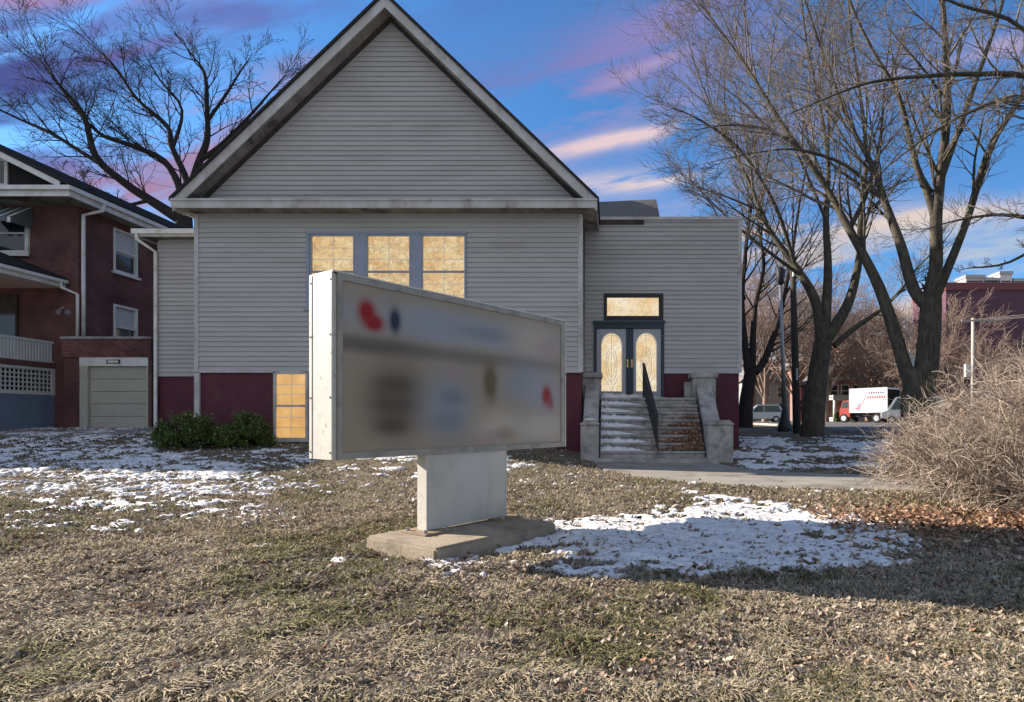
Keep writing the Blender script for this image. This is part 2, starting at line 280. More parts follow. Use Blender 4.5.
class MB:
    def __init__(s): s.v = []; s.f = []
    def add(s, vs, fs):
        b = len(s.v); s.v += [tuple(v) for v in vs]; s.f += [tuple(i + b for i in f) for f in fs]; return s
    def box(s, x0, x1, y0, y1, z0, z1):
        return s.add([(x0,y0,z0),(x1,y0,z0),(x1,y1,z0),(x0,y1,z0),(x0,y0,z1),(x1,y0,z1),(x1,y1,z1),(x0,y1,z1)],
                     [(0,3,2,1),(4,5,6,7),(0,1,5,4),(1,2,6,5),(2,3,7,6),(3,0,4,7)])
    def prism(s, poly, y0, y1):
        """polygon in XZ (counter-clockwise seen from -Y) extruded along Y"""
        n = len(poly); vs = [(x, y0, z) for x, z in poly] + [(x, y1, z) for x, z in poly]
        fs = [tuple(range(n)), tuple(range(2*n-1, n-1, -1))] + [(i, i+n, (i+1) % n + n, (i+1) % n) for i in range(n)]
        return s.add(vs, fs)
    def prism_x(s, poly, x0, x1):
        """polygon in YZ extruded along X"""
        n = len(poly); vs = [(x0, y, z) for y, z in poly] + [(x1, y, z) for y, z in poly]
        fs = [tuple(range(n)), tuple(range(2*n-1, n-1, -1))] + [(i, i+n, (i+1) % n + n, (i+1) % n) for i in range(n)]
        return s.add(vs, fs)
    def bar(s, p, q, w, h=None):
        p, q = Vector(p), Vector(q); h = h or w; d = (q - p).normalized()
        a = d.cross(Vector((0, 0, 1)));  a = Vector((1, 0, 0)) if a.length < 1e-4 else a.normalized()
        b = a.cross(d).normalized()
        c = []
        for e in (p, q):
            for sx, sy in ((-1,-1),(1,-1),(1,1),(-1,1)): c.append(e + a*sx*w/2 + b*sy*h/2)
        return s.add(c, [(0,3,2,1),(4,5,6,7),(0,1,5,4),(1,2,6,5),(2,3,7,6),(3,0,4,7)])
    def tube(s, pts, r, n=10, caps=True):
        pts = [Vector(p) for p in pts]; rs = r if isinstance(r, (list, tuple)) else [r]*len(pts); vs = []; fs = []
        for i, p in enumerate(pts):
            d = (pts[min(i+1, len(pts)-1)] - pts[max(i-1, 0)]).normalized()
            a = d.cross(Vector((0, 1, 0)) if abs(d.y) < 0.9 else Vector((1, 0, 0))).normalized(); b = d.cross(a)
            for k in range(n):
                t = 2*math.pi*k/n; vs.append(p + (a*math.cos(t) + b*math.sin(t))*rs[i])
        for i in range(len(pts)-1):
            for k in range(n): fs.append((i*n+k, i*n+(k+1) % n, (i+1)*n+(k+1) % n, (i+1)*n+k))
        if caps: fs += [tuple(range(n-1, -1, -1)), tuple(range((len(pts)-1)*n, len(pts)*n))]
        return s.add(vs, fs)
    def disc_y(s, cx, cy, cz, r, t, n=20):
        return s.tube([(cx, cy, cz), (cx, cy + t, cz)], r, n)
    def build(s, name, material, parent=None, bevel=0.0, smooth=False):
        o = link_mesh(name, s.v, s.f, material, parent)
        bm = bmesh.new(); bm.from_mesh(o.data); bmesh.ops.recalc_face_normals(bm, faces=bm.faces)
        if bevel > 0: bmesh.ops.bevel(bm, geom=list(bm.edges), offset=bevel, segments=2, affect='EDGES', clamp_overlap=True)
        bm.to_mesh(o.data); bm.free()
        if smooth: o.data.polygons.foreach_set('use_smooth', [True]*len(o.data.polygons))
        return o
def B(x0, x1, y0, y1, z0, z1): return MB().box(x0, x1, y0, y1, z0, z1)
def P(px, py, Y): return Vector(((px - CX)/F*Y, Y, CAMH + (HY - py)/F*Y))

def hash2(ix, iy, seed):
    h = (ix.astype(np.int64)*374761393 + iy.astype(np.int64)*668265263 + seed*1274126177) & 0xffffffff
    h = ((h ^ (h >> 13))*1274126177) & 0xffffffff
    return ((h ^ (h >> 16)) & 0xffff)/65535.0
def vnoise(x, y, seed=0):
    ix, iy = np.floor(x), np.floor(y); fx, fy_ = x-ix, y-iy; fx = fx*fx*(3-2*fx); fy_ = fy_*fy_*(3-2*fy_)
    a, b = hash2(ix, iy, seed), hash2(ix+1, iy, seed); c, d = hash2(ix, iy+1, seed), hash2(ix+1, iy+1, seed)
    return (a*(1-fx)+b*fx)*(1-fy_) + (c*(1-fx)+d*fx)*fy_
def fbm(x, y, seed=0, oct=4):
    t = 0; amp = 0.5; tot = 0
    for o in range(oct):
        t = t + amp*vnoise(x, y, seed+o*17); tot += amp; amp *= 0.55; x = x*2.03+5.1; y = y*2.03+1.7
    return t/tot
def sstep(a, b, x):
    t = np.clip((x-a)/(b-a), 0, 1); return t*t*(3-2*t)
LY = [-100, 9, 11, 14, 17, 19, 21.5, 25, 57, 90, 200, 2000]; LZ = [0, 0, .04, .22, .50, .70, .86, .90, .95, 1.05, 1.12, 1.12]
RY = [-100, 14.5, 15.6, 18.5, 22, 25, 28, 32, 45, 57, 90, 200, 2000]; RZ = [0, 0, .03, .25, .50, .59, .66, .75, .83, .88, 1.05, 1.12, 1.12]
def ground_base(x, y):
    x = np.asarray(x, float); y = np.asarray(y, float); w = np.clip((x+3)/3, 0, 1)
    return np.interp(y, LY, LZ)*(1-w) + np.interp(y, RY, RZ)*w
NEAR = [(-.45,15.58),(-.3,14.3),(.4,12.6),(1.5,11.),(3.,10.1),(5.,9.7),(7.5,9.55),(10.3,9.5)]
FARE = [(2.75,15.58),(3.,14.6),(3.6,13.6),(4.6,12.8),(6.,12.4),(7.2,12.25),(8.6,12.15),(10.3,12.1)]
PPOLY = NEAR + FARE[::-1]
def inpoly(x, y, poly):
    r = np.zeros(np.shape(x), bool); n = len(poly)
    for i in range(n):
        (xa, ya), (xb, yb) = poly[i], poly[(i+1) % n]
        c = ((ya > y) != (yb > y)) & (x < (xb-xa)*(y-ya)/((yb-ya) if yb != ya else 1e-9)+xa); r ^= c
    return r
def polydist(x, y, poly):
    d = np.full(np.shape(x), 1e9); n = len(poly)
    for i in range(n):
        (xa, ya), (xb, yb) = poly[i], poly[(i+1) % n]; ex, ey = xb-xa, yb-ya
        t = np.clip(((x-xa)*ex+(y-ya)*ey)/(ex*ex+ey*ey), 0, 1); d = np.minimum(d, np.hypot(x-xa-t*ex, y-ya-t*ey))
    return d
def bumpz(x, y):
    b = 0.055*(fbm(x*1.1, y*1.1, 3, 4)-0.5) + 0.055*(fbm(x*5, y*5, 9, 3)-0.5)
    m = (1-sstep(8.2, 9.6, x))*(1-sstep(17, 24, y))
    inside = inpoly(x, y, PPOLY); pd = polydist(x, y, PPOLY); edge = np.where(inside, 0, sstep(0.0, 0.5, pd))
    return b*m*edge + np.where(inside, -0.03, 0) - .035*np.exp(-(((x+1.42)/1.0)**4+((y-5.75)/1.1)**4))
def ground(x, y): return ground_base(x, y) + bumpz(np.asarray(x, float), np.asarray(y, float))
def gz(x, y): return float(ground_base(x, y))

# ------------------------------------------------------------------ ground sheet, street, path
ys = np.unique(np.concatenate([np.arange(-12, 1.5, 0.5), np.arange(1.5, 8, 0.06), np.arange(8, 18, 0.12), np.arange(18, 34, 0.5), np.array([40, 45, 57, 75, 90, 130, 200, 400, 900, 2000.])]))
xs = np.unique(np.concatenate([np.array([-1500, -600, -250, -120, -70, -45., -35]), np.arange(-30, -9, 0.3), np.arange(-9, 9.1, 0.08), np.arange(9.5, 25, 0.5), np.array([30, 40, 60, 90, 160, 300, 700, 1500.])]))
GX, GY = np.meshgrid(xs, ys); GZ = ground(GX, GY)
ny, nx = GX.shape
idx = np.arange(nx*ny).reshape(ny, nx)
faces = np.stack([idx[:-1, :-1], idx[:-1, 1:], idx[1:, 1:], idx[1:, :-1]], -1).reshape(-1, 4)
lawn = link_mesh('lawn', np.stack([GX, GY, GZ], -1).reshape(-1, 3), faces, M['ground'], smooth=True); tag(lawn, 'patchy winter lawn of bare soil under leaves and old snow', 'ground', kind='structure')
def ribbon(name, near, far, off, material, label, cat, thick=0.1):
    mb = MB(); n = len(near); vs = []
    for (a, b) in zip(near, far):
        vs += [(a[0], a[1], gz(*a)+off), (b[0], b[1], gz(*b)+off)]
    vs += [(x, y, z-thick) for x, y, z in vs]; k = 2*n
    fs = []
    for i in range(n-1):
        a, b, c, d = 2*i, 2*i+2, 2*i+3, 2*i+1
        fs += [(a, b, c, d), (a+k, d+k, c+k, b+k), (a, a+k, b+k, b), (d, c, c+k, d+k)]
    fs += [(0, 1, 1+k, k), (k-2, 2*k-2, 2*k-1, k-1)]
    mb.add(vs, fs); o = mb.build(name, material); return tag(o, label, cat, kind='structure')
ribbon('garden_path', NEAR, FARE, 0.004, M['path'], 'pale concrete walk curving from the church steps to the street', 'path')
YB = [-20, 0, 14.5, 15.6, 18.5, 22, 25, 28, 32, 45]
ribbon('street', [(10.42, y) for y in YB], [(19.5, y) for y in YB], 0.012, M['asphalt'], 'grey asphalt street beyond the lawn trees', 'street')
XB = [-60, -3, 0, 60, 140]
mb = MB()
def sheet(mb, xs_, ys_, off):
    n = len(xs_); vs = [(x, y, gz(x, y)+off) for y in ys_ for x in xs_]
    mb.add(vs, [(j*n+i, j*n+i+1, (j+1)*n+i+1, (j+1)*n+i) for j in range(len(ys_)-1) for i in range(n-1)])
sheet(mb, XB, [45, 57, 64], 0.013); tag(mb.build('cross_street', M['asphalt']), 'grey asphalt cross street in front of the far houses', 'street', kind='structure')
ribbon('kerb', [(10.28, y) for y in YB], [(10.42, y) for y in YB], 0.13, M['concrete'], 'pale concrete kerb along the street', 'kerb', 0.3)
mb = MB(); sheet(mb, [-30, -22, -19.4, -15.2, -14.9], [18.2, 19, 21.5], 0.02); tag(mb.build('driveway', M['path']), 'pale concrete driveway strip before the brick house garage', 'driveway', kind='structure')

# ------------------------------------------------------------------ siding
PITCH = 0.14
def siding(mb, x0, x1, z0, z1, y, openings=(), rng_fn=None, out=0.026):
    n = int(math.ceil((z1-z0)/PITCH - 1e-6))
    for i in range(n):
        ca, cb = z0+i*PITCH, min(z0+(i+1)*PITCH, z1)
        def yo(z): return y - out*(1-(z-ca)/PITCH) - 0.002
        cuts = sorted({ca, cb, *[c for o in openings for c in (o[2], o[3]) if ca < c < cb]})
        for za, zb in zip(cuts[:-1], cuts[1:]):
            segs = [(x0, x1)]
            for (ox0, ox1, oz0, oz1) in openings:
                if oz0 < zb-1e-6 and oz1 > za+1e-6:
                    ns = []
                    for a, b in segs:
                        if ox1 <= a or ox0 >= b: ns.append((a, b)); continue
                        if ox0 > a: ns.append((a, ox0))
                        if ox1 < b: ns.append((ox1, b))
                    segs = ns
            if not rng_fn or x1-x0 > 3:
                jt = random.uniform(.4, 3.6); cutx = []
                while x0+jt < x1: cutx.append(x0+jt); jt += 3.66
                ns = []
                for a, b in segs:
                    e = [a]+[c for c in cutx if a+.15 < c < b-.15]+[b]; ns += [(p_+(.0025 if k_ else 0), q_) for k_, (p_, q_) in enumerate(zip(e[:-1], e[1:]))]
                segs = ns
            for a, b in segs:
                wob = random.uniform(0, .004); yo = lambda z: y - (out+wob)*(1-(z-ca)/PITCH) - 0.002
                a1, b1, a2, b2 = a, b, a, b
                if rng_fn:
                    l1, r1 = rng_fn(za); l2, r2 = rng_fn(zb); a1, b1, a2, b2 = max(a, l1), min(b, r1), max(a, l2), min(b, r2)
                    if b1 <= a1+.01: continue
                    if b2 - a2 < 0.01: m = (a2+b2)/2; a2, b2 = m-.004, m+.004
                mb.add([(a1, yo(za), za), (b1, yo(za), za), (b2, yo(zb), zb), (a2, yo(zb), zb)], [(0, 1, 2, 3)])
                if za == ca: mb.add([(a1, y, za), (b1, y, za), (b1, yo(za), za), (a1, yo(za), za)], [(0, 1, 2, 3)])
    return mb
def sash_window(parent, x0, x1, z0, z1, y, fmat, pmat, muntins=True, fw=0.05, name='window', split=0.5, sill=True):
    """frame is the window mesh; panes, muntins and sill are its sub-parts"""
    m = MB()
    m.box(x0, x0+fw, y-0.03, y+0.06, z0, z1); m.box(x1-fw, x1, y-0.03, y+0.06, z0, z1)
    m.box(x0+fw, x1-fw, y-0.028, y+0.06, z0, z0+fw); m.box(x0+fw, x1-fw, y-0.028, y+0.06, z1-fw, z1)
    zm = z0 + (z1-z0)*split; m.box(x0+fw, x1-fw, y-0.012, y+0.06, zm-0.03, zm+0.03)
    f = m.build(name, fmat, parent)
    B(x0+fw, x1-fw, y+0.035, y+0.045, zm+0.03, z1-fw).build('upper_pane', pmat, f)
    B(x0+fw, x1-fw, y+0.02, y+0.03, z0+fw, zm-0.03).build('lower_pane', pmat, f)
    if muntins:
        g = MB(); w = 0.016
        for (a, b, yy) in ((zm+0.03, z1-fw, y+0.026), (z0+fw, zm-0.03, y+0.011)):
            for k in (1, 2): zz = a+(b-a)*k/3; g.box(x0+fw, x1-fw, yy, yy+0.006, zz-w/2, zz+w/2)
            xx = (x0+x1)/2; g.box(xx-w/2, xx+w/2, yy-0.003, yy+0.004, a, b)
        g.build('muntins', M['muntin'], f)
    if sill: B(x0-0.04, x1+0.04, y-0.07, y-0.03, z0-0.05, z0+0.012).build('sill', fmat, f)
    return f

# ------------------------------------------------------------------ church
church = thing('church_building', 'grey sided church with tall front gable, maroon base and flat roofed entrance wing', 'church', (-6.2, 17, 0.45))
XL, XR, YM, YF = -11.76, -0.79, 17.0, 16.5
ZS, ZC0, ZC1 = 2.54, 6.98, 7.22
AX, AZ, SL = -6.2, 12.87, 0.961
def T(x): return AZ - SL*abs(x-AX)
# trio window opening and basement window
tx0, tx1, tz0, tz1 = -8.585, -4.06, 4.30, 6.45
mb = MB(); siding(mb, XL, XR, ZS, ZC0+0.02, YM, [(tx0, tx1, tz0, tz1)]); mb.build('front_siding', M['siding'], church)
def gr(z): h = (AZ-0.38-z)/SL; return (AX-h, AX+h)
mb = MB(); siding(mb, XL, XR, ZC1+0.02, AZ-0.40, YM, rng_fn=gr); mb.build('gable_siding', M['siding'], church)
mb = MB(); mb.box(XL+.06, tx0-0.002, YM+.002, YM+.3, ZS+.01, ZC0+.2); mb.box(tx1+.002, XR-.06, YM+.002, YM+.3, ZS+.01, ZC0+.2)
mb.box(tx0-.002, tx1+.002, YM+.002, YM+.3, ZS+.01, tz0-.002); mb.box(tx0-.002, tx1+.002, YM+.002, YM+.3, tz1+.002, ZC0+.2)
mb.box(tx0-.002, tx1+.002, YM+.2, YM+.3, tz0-.002, tz1+.002)
mb.prism([(XL+.1, ZC0+.21), (XR-.1, ZC0+.21), (AX, AZ-0.55)], YM+.004, YM+.3)
mb.box(XL+.02, XL+.3, YM+.02, 38, ZS, ZC0); mb.box(XR-.3, XR-.02, YM+.02, 38, ZS, ZC0); mb.box(XL+.3, XR-.3, 37.7, 38, ZS, ZC0)
mb.build('wall_core', M['siding'], church)
# side siding on the strip of the right flank before the wing
mb = MB()
n = int((ZC0-ZS)/PITCH)+1
for i in range(n):
    za, zb = ZS+i*PITCH, min(ZS+(i+1)*PITCH, ZC0); mb.add([(XR+.016, YM, za), (XR+.016, 18.55, za), (XR+.002, 18.55, zb), (XR+.002, YM, zb)], [(0, 1, 2, 3)])
mb.build('flank_siding', M['siding'], church)
bx0, bx1, bz0, bz1 = -9.53, -8.55, 0.58, 2.52
mb = MB(); mb.box(XL+.02, bx0, YM+.03, 38, -0.3, ZS); mb.box(bx1, XR-.02, YM+.03, 38, -0.3, ZS-.001); mb.box(bx0, bx1, YM+.25, 38, -0.3, ZS-.002); mb.box(bx0, bx1, YM+.032, YM+.25, -.3, bz0)
mb.build('base_wall', M['maroon'], church)
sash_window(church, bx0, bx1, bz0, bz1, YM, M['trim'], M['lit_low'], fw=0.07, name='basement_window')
# trio of windows with broad mullion boards
wx = [(312, 353.5), (368, 409.5), (423, 464.5)]
for a, b in wx:
    x0 = (a-CX)/F*YM-0.05; x1 = (b-CX)/F*YM+0.05
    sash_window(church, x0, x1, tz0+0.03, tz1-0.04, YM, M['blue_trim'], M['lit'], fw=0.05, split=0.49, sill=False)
mb = MB(); e = [(p-CX)/F*YM for p in (307, 310.3, 355.3, 366.3, 411.3, 421.3, 466.3, 467.5)]
mb.box(tx0, e[1]-.01, YM-.045, YM+.06, tz0, tz1); mb.box(e[2], e[3], YM-.04, YM+.07, tz0+.03, tz1-.04); mb.box(e[4], e[5], YM-.04, YM+.07, tz0+.03, tz1-.04); mb.box(e[6], tx1, YM-.045, YM+.06, tz0, tz1)
mb.box(tx0-.0, tx1+.0, YM-.05, YM+.06, tz1-.038, tz1+.03); mb.box(tx0-.06, tx1+.06, YM-.09, YM+.05, tz0-.05, tz0+.028)
mb.build('window_casing', M['blue_trim'], church)
# corner boards
for x in (XL, XR): B(x-(0.004 if x == XL else 0.115), x+(0.115 if x == XL else 0.02), YM-.035, YM+.1, ZS-.02, ZC0).build('corner_board', M['trim'], church)
B(XL+.02, XR-.02, YM-.03, YM+.03, ZS-.05, ZS-.003).build('starter_strip', M['trim'], church)
# roof slabs
for sgn in (-1, 1):
    xe = AX + sgn*5.9
    m = MB(); t = 0.10
    p = [(AX, AZ+0.06), (xe, T(xe)+0.06), (xe, T(xe)-0.03), (AX, AZ-0.04)]
    m.prism(p if sgn < 0 else p[::-1], YF-0.06, 38.6); m.build('roof', M['shingle'], church)
    # rake fascia, soffit and dark frieze
    xi = AX + sgn*5.84
    q = [(AX, AZ-0.03), (xi, T(xi)-0.03), (xi, T(xi)-0.36), (AX, AZ-0.36)]
    MB().prism(q, YF, YF+.04).build('rake_fascia', M['trim'], church)
    q = [(AX, AZ-0.30), (xi, T(xi)-0.30), (xi, T(xi)-0.33), (AX, AZ-0.33)]
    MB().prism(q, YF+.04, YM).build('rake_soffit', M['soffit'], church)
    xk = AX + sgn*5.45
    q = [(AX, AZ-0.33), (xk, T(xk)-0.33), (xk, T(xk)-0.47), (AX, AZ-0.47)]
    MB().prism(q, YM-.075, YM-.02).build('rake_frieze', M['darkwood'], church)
    # side eave box
    xo = AX + sgn*5.86; xw = XL if sgn < 0 else XR
    a, b = sorted((xo, xw))
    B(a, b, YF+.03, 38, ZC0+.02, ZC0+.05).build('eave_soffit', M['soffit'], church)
    a, b = sorted((xo, xo-sgn*.04)); B(a, b, YF+.03, 38, ZC0, T(xo)-.04).build('eave_fascia', M['trim'], church)
# horizontal cornice across the gable foot
cx0, cx1 = -12.06, -0.36
mb = MB(); mb.box(cx0, cx1, YF-.03, YF+.02, ZC0, ZC1); mb.box(cx0-.012, cx1+.012, YF-.06, YF-.03, ZC1-.05, ZC1+.01); mb.build('cornice', M['trim'], church)
mb = MB()
for k in range(60):
    a = cx0+.05 + (cx1-cx0-.1)*k/60; b = cx0+.05 + (cx1-cx0-.1)*(k+1)/60-.012
    mb.box(a, b, YF+.02, YM, ZC0+.03, ZC0+.045)
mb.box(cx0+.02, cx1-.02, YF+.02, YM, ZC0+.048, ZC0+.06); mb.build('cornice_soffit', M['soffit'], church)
MB().prism_x([(YF-.05, ZC1+.012), (YM+.01, ZC1+.14), (YM+.01, ZC1+.11), (YF-.05, ZC1-.02)][::-1], cx0+.3, cx1-.3).build('pent_roof', M['shingle'], church)
# entrance wing
YW = 18.55; WX1 = 4.05; WZ0, WZ1 = 2.64, 7.33
dx0, dx1, dz0, dz1 = -0.50, 1.67, 1.84, 4.18
ox0, ox1, oz0, oz1 = -0.19, 1.645, 4.235, 5.06
mb = MB(); siding(mb, XR+.02, WX1, WZ0, WZ1, YW, [(dx0, dx1, dz0, dz1), (ox0, ox1, oz0, oz1)]); mb.build('wing_siding', M['siding'], church)
mb = MB(); mb.box(XR, dx0, YW+.004, YW+.3, WZ0-.0, WZ1); mb.box(dx1, WX1-.02, YW+.004, 26, WZ0, WZ1); mb.box(dx0, dx1, YW+.004, YW+.3, oz1, WZ1); mb.box(dx0, dx1, YW+.15, YW+.3, dz0, oz1); mb.box(XR, dx1, 25.8, 26, WZ0, WZ1); mb.box(XR, WX1-.03, YW+.31, 26, WZ1-.1, WZ1-.02)
mb.build('wing_wall_core', M['siding'], church)
mb = MB(); mb.box(XR+.0, dx0, YW+.02, 26, -.3, WZ0); mb.box(dx1, WX1-.06, YW+.02, 26, -.3, WZ0); mb.box(dx0, dx1, YW+.02, 26, -.3, dz0-.06); mb.build('wing_base_wall', M['maroon'], church)
mb = MB(); mb.box(XR+.44, WX1+.05, YW-.05, YW+.1, WZ1, WZ1+.09); mb.box(WX1-.04, WX1+.05, YW+.1, 26, WZ1, WZ1+.09); mb.build('parapet_coping', M['trim'], church)
B(WX1-.10, WX1+.02, YW-.03, YW+.1, WZ0-.02, WZ1).build('corner_board', M['trim'], church)
B(-0.42, 1.05, YW-.06, YW-.02, WZ1-.14, WZ1-.01).build('flashing', M['darkwood'], church)
B(dx1, WX1-.06, YW-.03, YW+.02, WZ0-.05, WZ0-.003).build('starter_strip', M['trim'], church)
# roof of the rear transept that shows over the wing
mb = MB(); mb.add([(-.5, 21.5, 7.6), (1.95, 21.5, 7.6), (1.80, 23.3, 9.72), (-.5, 23.3, 9.62), (-.5, 25.2, 7.6), (1.95, 25.2, 7.6)], [(0, 1, 2, 3), (1, 5, 2), (3, 2, 5, 4), (0, 3, 4), (0, 4, 5, 1)])
mb.build('transept_roof', M['roof_grey'], church)
mb = MB(); mb.box(-.5, 1.7, 21.7, 25.2, 6.9, 7.62); mb.build('transept_wall', M['siding'], church)
# transom
t_ = MB(); fw = .10
t_.box(ox0, ox0+fw, YW-.05, YW+.1, oz0, oz1); t_.box(ox1-fw-.04, ox1, YW-.05, YW+.1, oz0, oz1); t_.box(ox0+fw, ox1-fw-.04, YW-.047, YW+.1, oz0, oz0+fw+.03); t_.box(ox0+fw, ox1-fw-.04, YW-.047, YW+.1, oz1-fw-.03, oz1)
tr = t_.build('transom_window', M['transom_frame'], church, bevel=.006)
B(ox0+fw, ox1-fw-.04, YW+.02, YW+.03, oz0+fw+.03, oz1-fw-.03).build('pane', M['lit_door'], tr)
# doors
fr = MB(); fr.box(dx0, dx0+.085, YW-.06, YW+.12, dz0, dz1); fr.box(dx1-.085, dx1, YW-.06, YW+.12, dz0, dz1); fr.box(dx0+.085, dx1-.085, YW-.057, YW+.12, dz1-.2, dz1); fr.box(dx0-.03, dx1+.03, YW-.09, YW-.06, dz1-.06, dz1+.03)
fr.build('door_frame', M['navy'], church, bevel=.006)
mid = (629.5-CX)/F*YW
def arch(xc, hw, z0, zs, n=14):
    pts = [(xc-hw, z0), (xc+hw, z0)]
    for k in range(n+1):
        a = math.pi*k/n; pts.append((xc+hw*math.cos(a), zs+hw*1.15*math.sin(a)))
    return pts
for s, (la, lb) in ((-1, (dx0+.09, mid-.005)), (1, (mid+.005, dx1-.09))):
    xa, xb = la, lb; z0, z1 = dz0+.02, dz1-.21
    xc = ((611.5 if s < 0 else 646.3)-CX)/F*YW; hw = .325; zb = z0+.17; zsp = z1-.50
    hole = arch(xc, hw, zb, zsp)
    bm = bmesh.new()
    outer = [bm.verts.new((x, YW, z)) for x, z in ((xa, z0), (xb, z0), (xb, z1), (xa, z1))]; inner = [bm.verts.new((x, YW, z)) for x, z in hole]
    ed = [bm.edges.new((outer[i], outer[(i+1) % 4])) for i in range(4)] + [bm.edges.new((inner[i], inner[(i+1) % len(inner)])) for i in range(len(inner))]
    bmesh.ops.triangle_fill(bm, use_beauty=True, edges=ed)
    r = bmesh.ops.extrude_face_region(bm, geom=bm.faces[:]); bmesh.ops.translate(bm, verts=[v for v in r['geom'] if isinstance(v, bmesh.types.BMVert)], vec=(0, .05, 0))
    bmesh.ops.recalc_face_normals(bm, faces=bm.faces)
    vs = [v.co.copy() for v in bm.verts]; bm.verts.index_update(); fs = [tuple(v.index for v in f.verts) for f in bm.faces]; bm.free()
    d = link_mesh('door', vs, fs, M['door'], church)
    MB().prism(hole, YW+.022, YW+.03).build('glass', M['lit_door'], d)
    # lead came pattern: inner oval, a stem and scrolls
    came = MB(); zm_ = (zb+zsp)/2+.12; pt = [(xc+.17*math.cos(2*math.pi*k/20), YW+.017, zm_+.52*math.sin(2*math.pi*k/20)) for k in range(21)]; came.tube(pt, .006, 5, False)
    for sg in (-1, 1):
        came.tube([(xc+sg*(.03+.26*(k/8)**1.5), YW+.017, zb+.02+.5*k/8) for k in range(9)], .005, 5); came.tube([(xc+sg*.29*math.cos(k*math.pi/16), YW+.017, zsp+.02+.29*math.sin(k*math.pi/16)) for k in range(9)], .005, 5)
        came.tube([(xc+sg*(.02+.10*math.sin(k*math.pi/8)), YW+.017, zm_-.4+.8*k/8) for k in range(9)], .005, 5)
    came.tube([(xc, YW+.017, zb), (xc, YW+.017, zsp+.36)], .005, 5); came.build('lead_came', M['trim'], d)
    # raised ring round the glass
    ring = MB(); pts = [(x, YW-.006, z) for x, z in hole] + [(hole[0][0], YW-.006, hole[0][1])]; ring.tube(pts, .016, 6, False); ring.build('glass_moulding', M['white'], d)
    st = (mid-.005-.2, mid-.006) if s < 0 else (mid+.006, mid+.12)
    B(st[0] if s > 0 else mid-.11, st[1], YW-.012, YW+.001, z0, z1).build('meeting_stile', M['navy'], d)
    hx = ((627.6 if s < 0 else 631.8)-CX)/F*YW
    h = MB(); h.box(hx-.022, hx+.022, YW-.018, YW-.0125, 2.78, 3.02); h.tube([(hx, YW-.018, 2.82), (hx, YW-.06, 2.83), (hx, YW-.06, 2.97), (hx, YW-.018, 2.98)], .011, 8); h.build('handle', M['brass'], d)
B(dx0-.05, dx1+.05, YW-.12, YW-.0, dz0-.06, dz0+.015).build('threshold', M['concrete'], church)
# left annex
YA = 19.0; AX0 = -14.32
mb = MB(); siding(mb, AX0, XL+.02, 2.53, 6.80, YA); mb.build('annex_siding', M['siding'], church)
mb = MB(); mb.box(AX0+.02, XL+.1, YA+.004, 30, 2.53, 6.95); mb.build('annex_wall_core', M['siding'], church)
mb = MB(); mb.box(AX0+.04, XL+.1, YA+.02, 30, -.2, 2.53); mb.build('annex_base_wall', M['maroon'], church)
mb = MB(); mb.box(-14.72, XL-.02, YA-.42, YA-.36, 6.84, 7.08); mb.box(-14.72, -14.66, YA-.36, 30, 6.84, 7.08); mb.box(-14.76, XL-.02, YA-.52, YA-.42, 6.90, 7.05); mb.build('annex_gutter', M['white'], church)
B(-14.66, XL-.02, YA-.36, 30, 6.86, 6.90).build('annex_soffit', M['soffit'], church)
MB().add([(-14.74, YA-.44, 7.09), (XL, YA-.44, 7.09), (XL, 24, 7.5), (-14.74, 24, 7.5), (XL, 30, 7.09), (-14.74, 30, 7.09)], [(0, 1, 2, 3), (3, 2, 4, 5), (0, 3, 5), (1, 4, 2)]).build('annex_roof', M['shingle'], church)
xd = -14.33
MB().tube([(-14.62, YA-.47, 6.9), (-14.62, YA-.47, 6.74), (xd, YA-.08, 6.45), (xd, YA-.08, 0.80), (xd, YA-.3, .72)], .052, 10).build('downspout', M['white'], church, smooth=True)
MB().tube([(-12.0, YA-.05, 4.4), (-12.0, YA-.05, 6.2)], .03, 8).build('conduit', M['white'], church, smooth=True)
B(XL-.005, XL+.14, YM-.03, YM+.06, .4, ZS-.03).build('corner_post', M['trim'], church)

# ------------------------------------------------------------------ entrance steps
steps = thing('concrete_steps', 'weathered concrete entrance steps with flanking walls and pedestals', 'steps', (1.1, 16.5, 0.03))
SX0, SX1 = -0.27, 2.52; NR = 8; Z0s, Z1s = 0.12, 1.80; rise = (Z1s-Z0s)/NR; tread = 0.235; Ys0 = 15.85
for i in range(NR):
    y0 = Ys0+i*tread; z1 = Z0s+(i+1)*rise
    w = 0.0
    mb = B(SX0, SX1, y0-.03, (Ys0+(i+1)*tread if i < NR-1 else YW-.13), z1-.07, z1); mb.box(SX0+.001, SX1-.001, y0, (y0+tread+.02 if i < NR-1 else YW-.13), -.2 if i == 0 else z1-rise-.07, z1-.072)
    mb.build('step', M['concrete'], steps, bevel=.012)
B(SX0-.15, SX1+.3, 15.42, 15.84, -.15, Z0s+.03).build('bottom_kerb', M['concrete'], steps, bevel=.02)
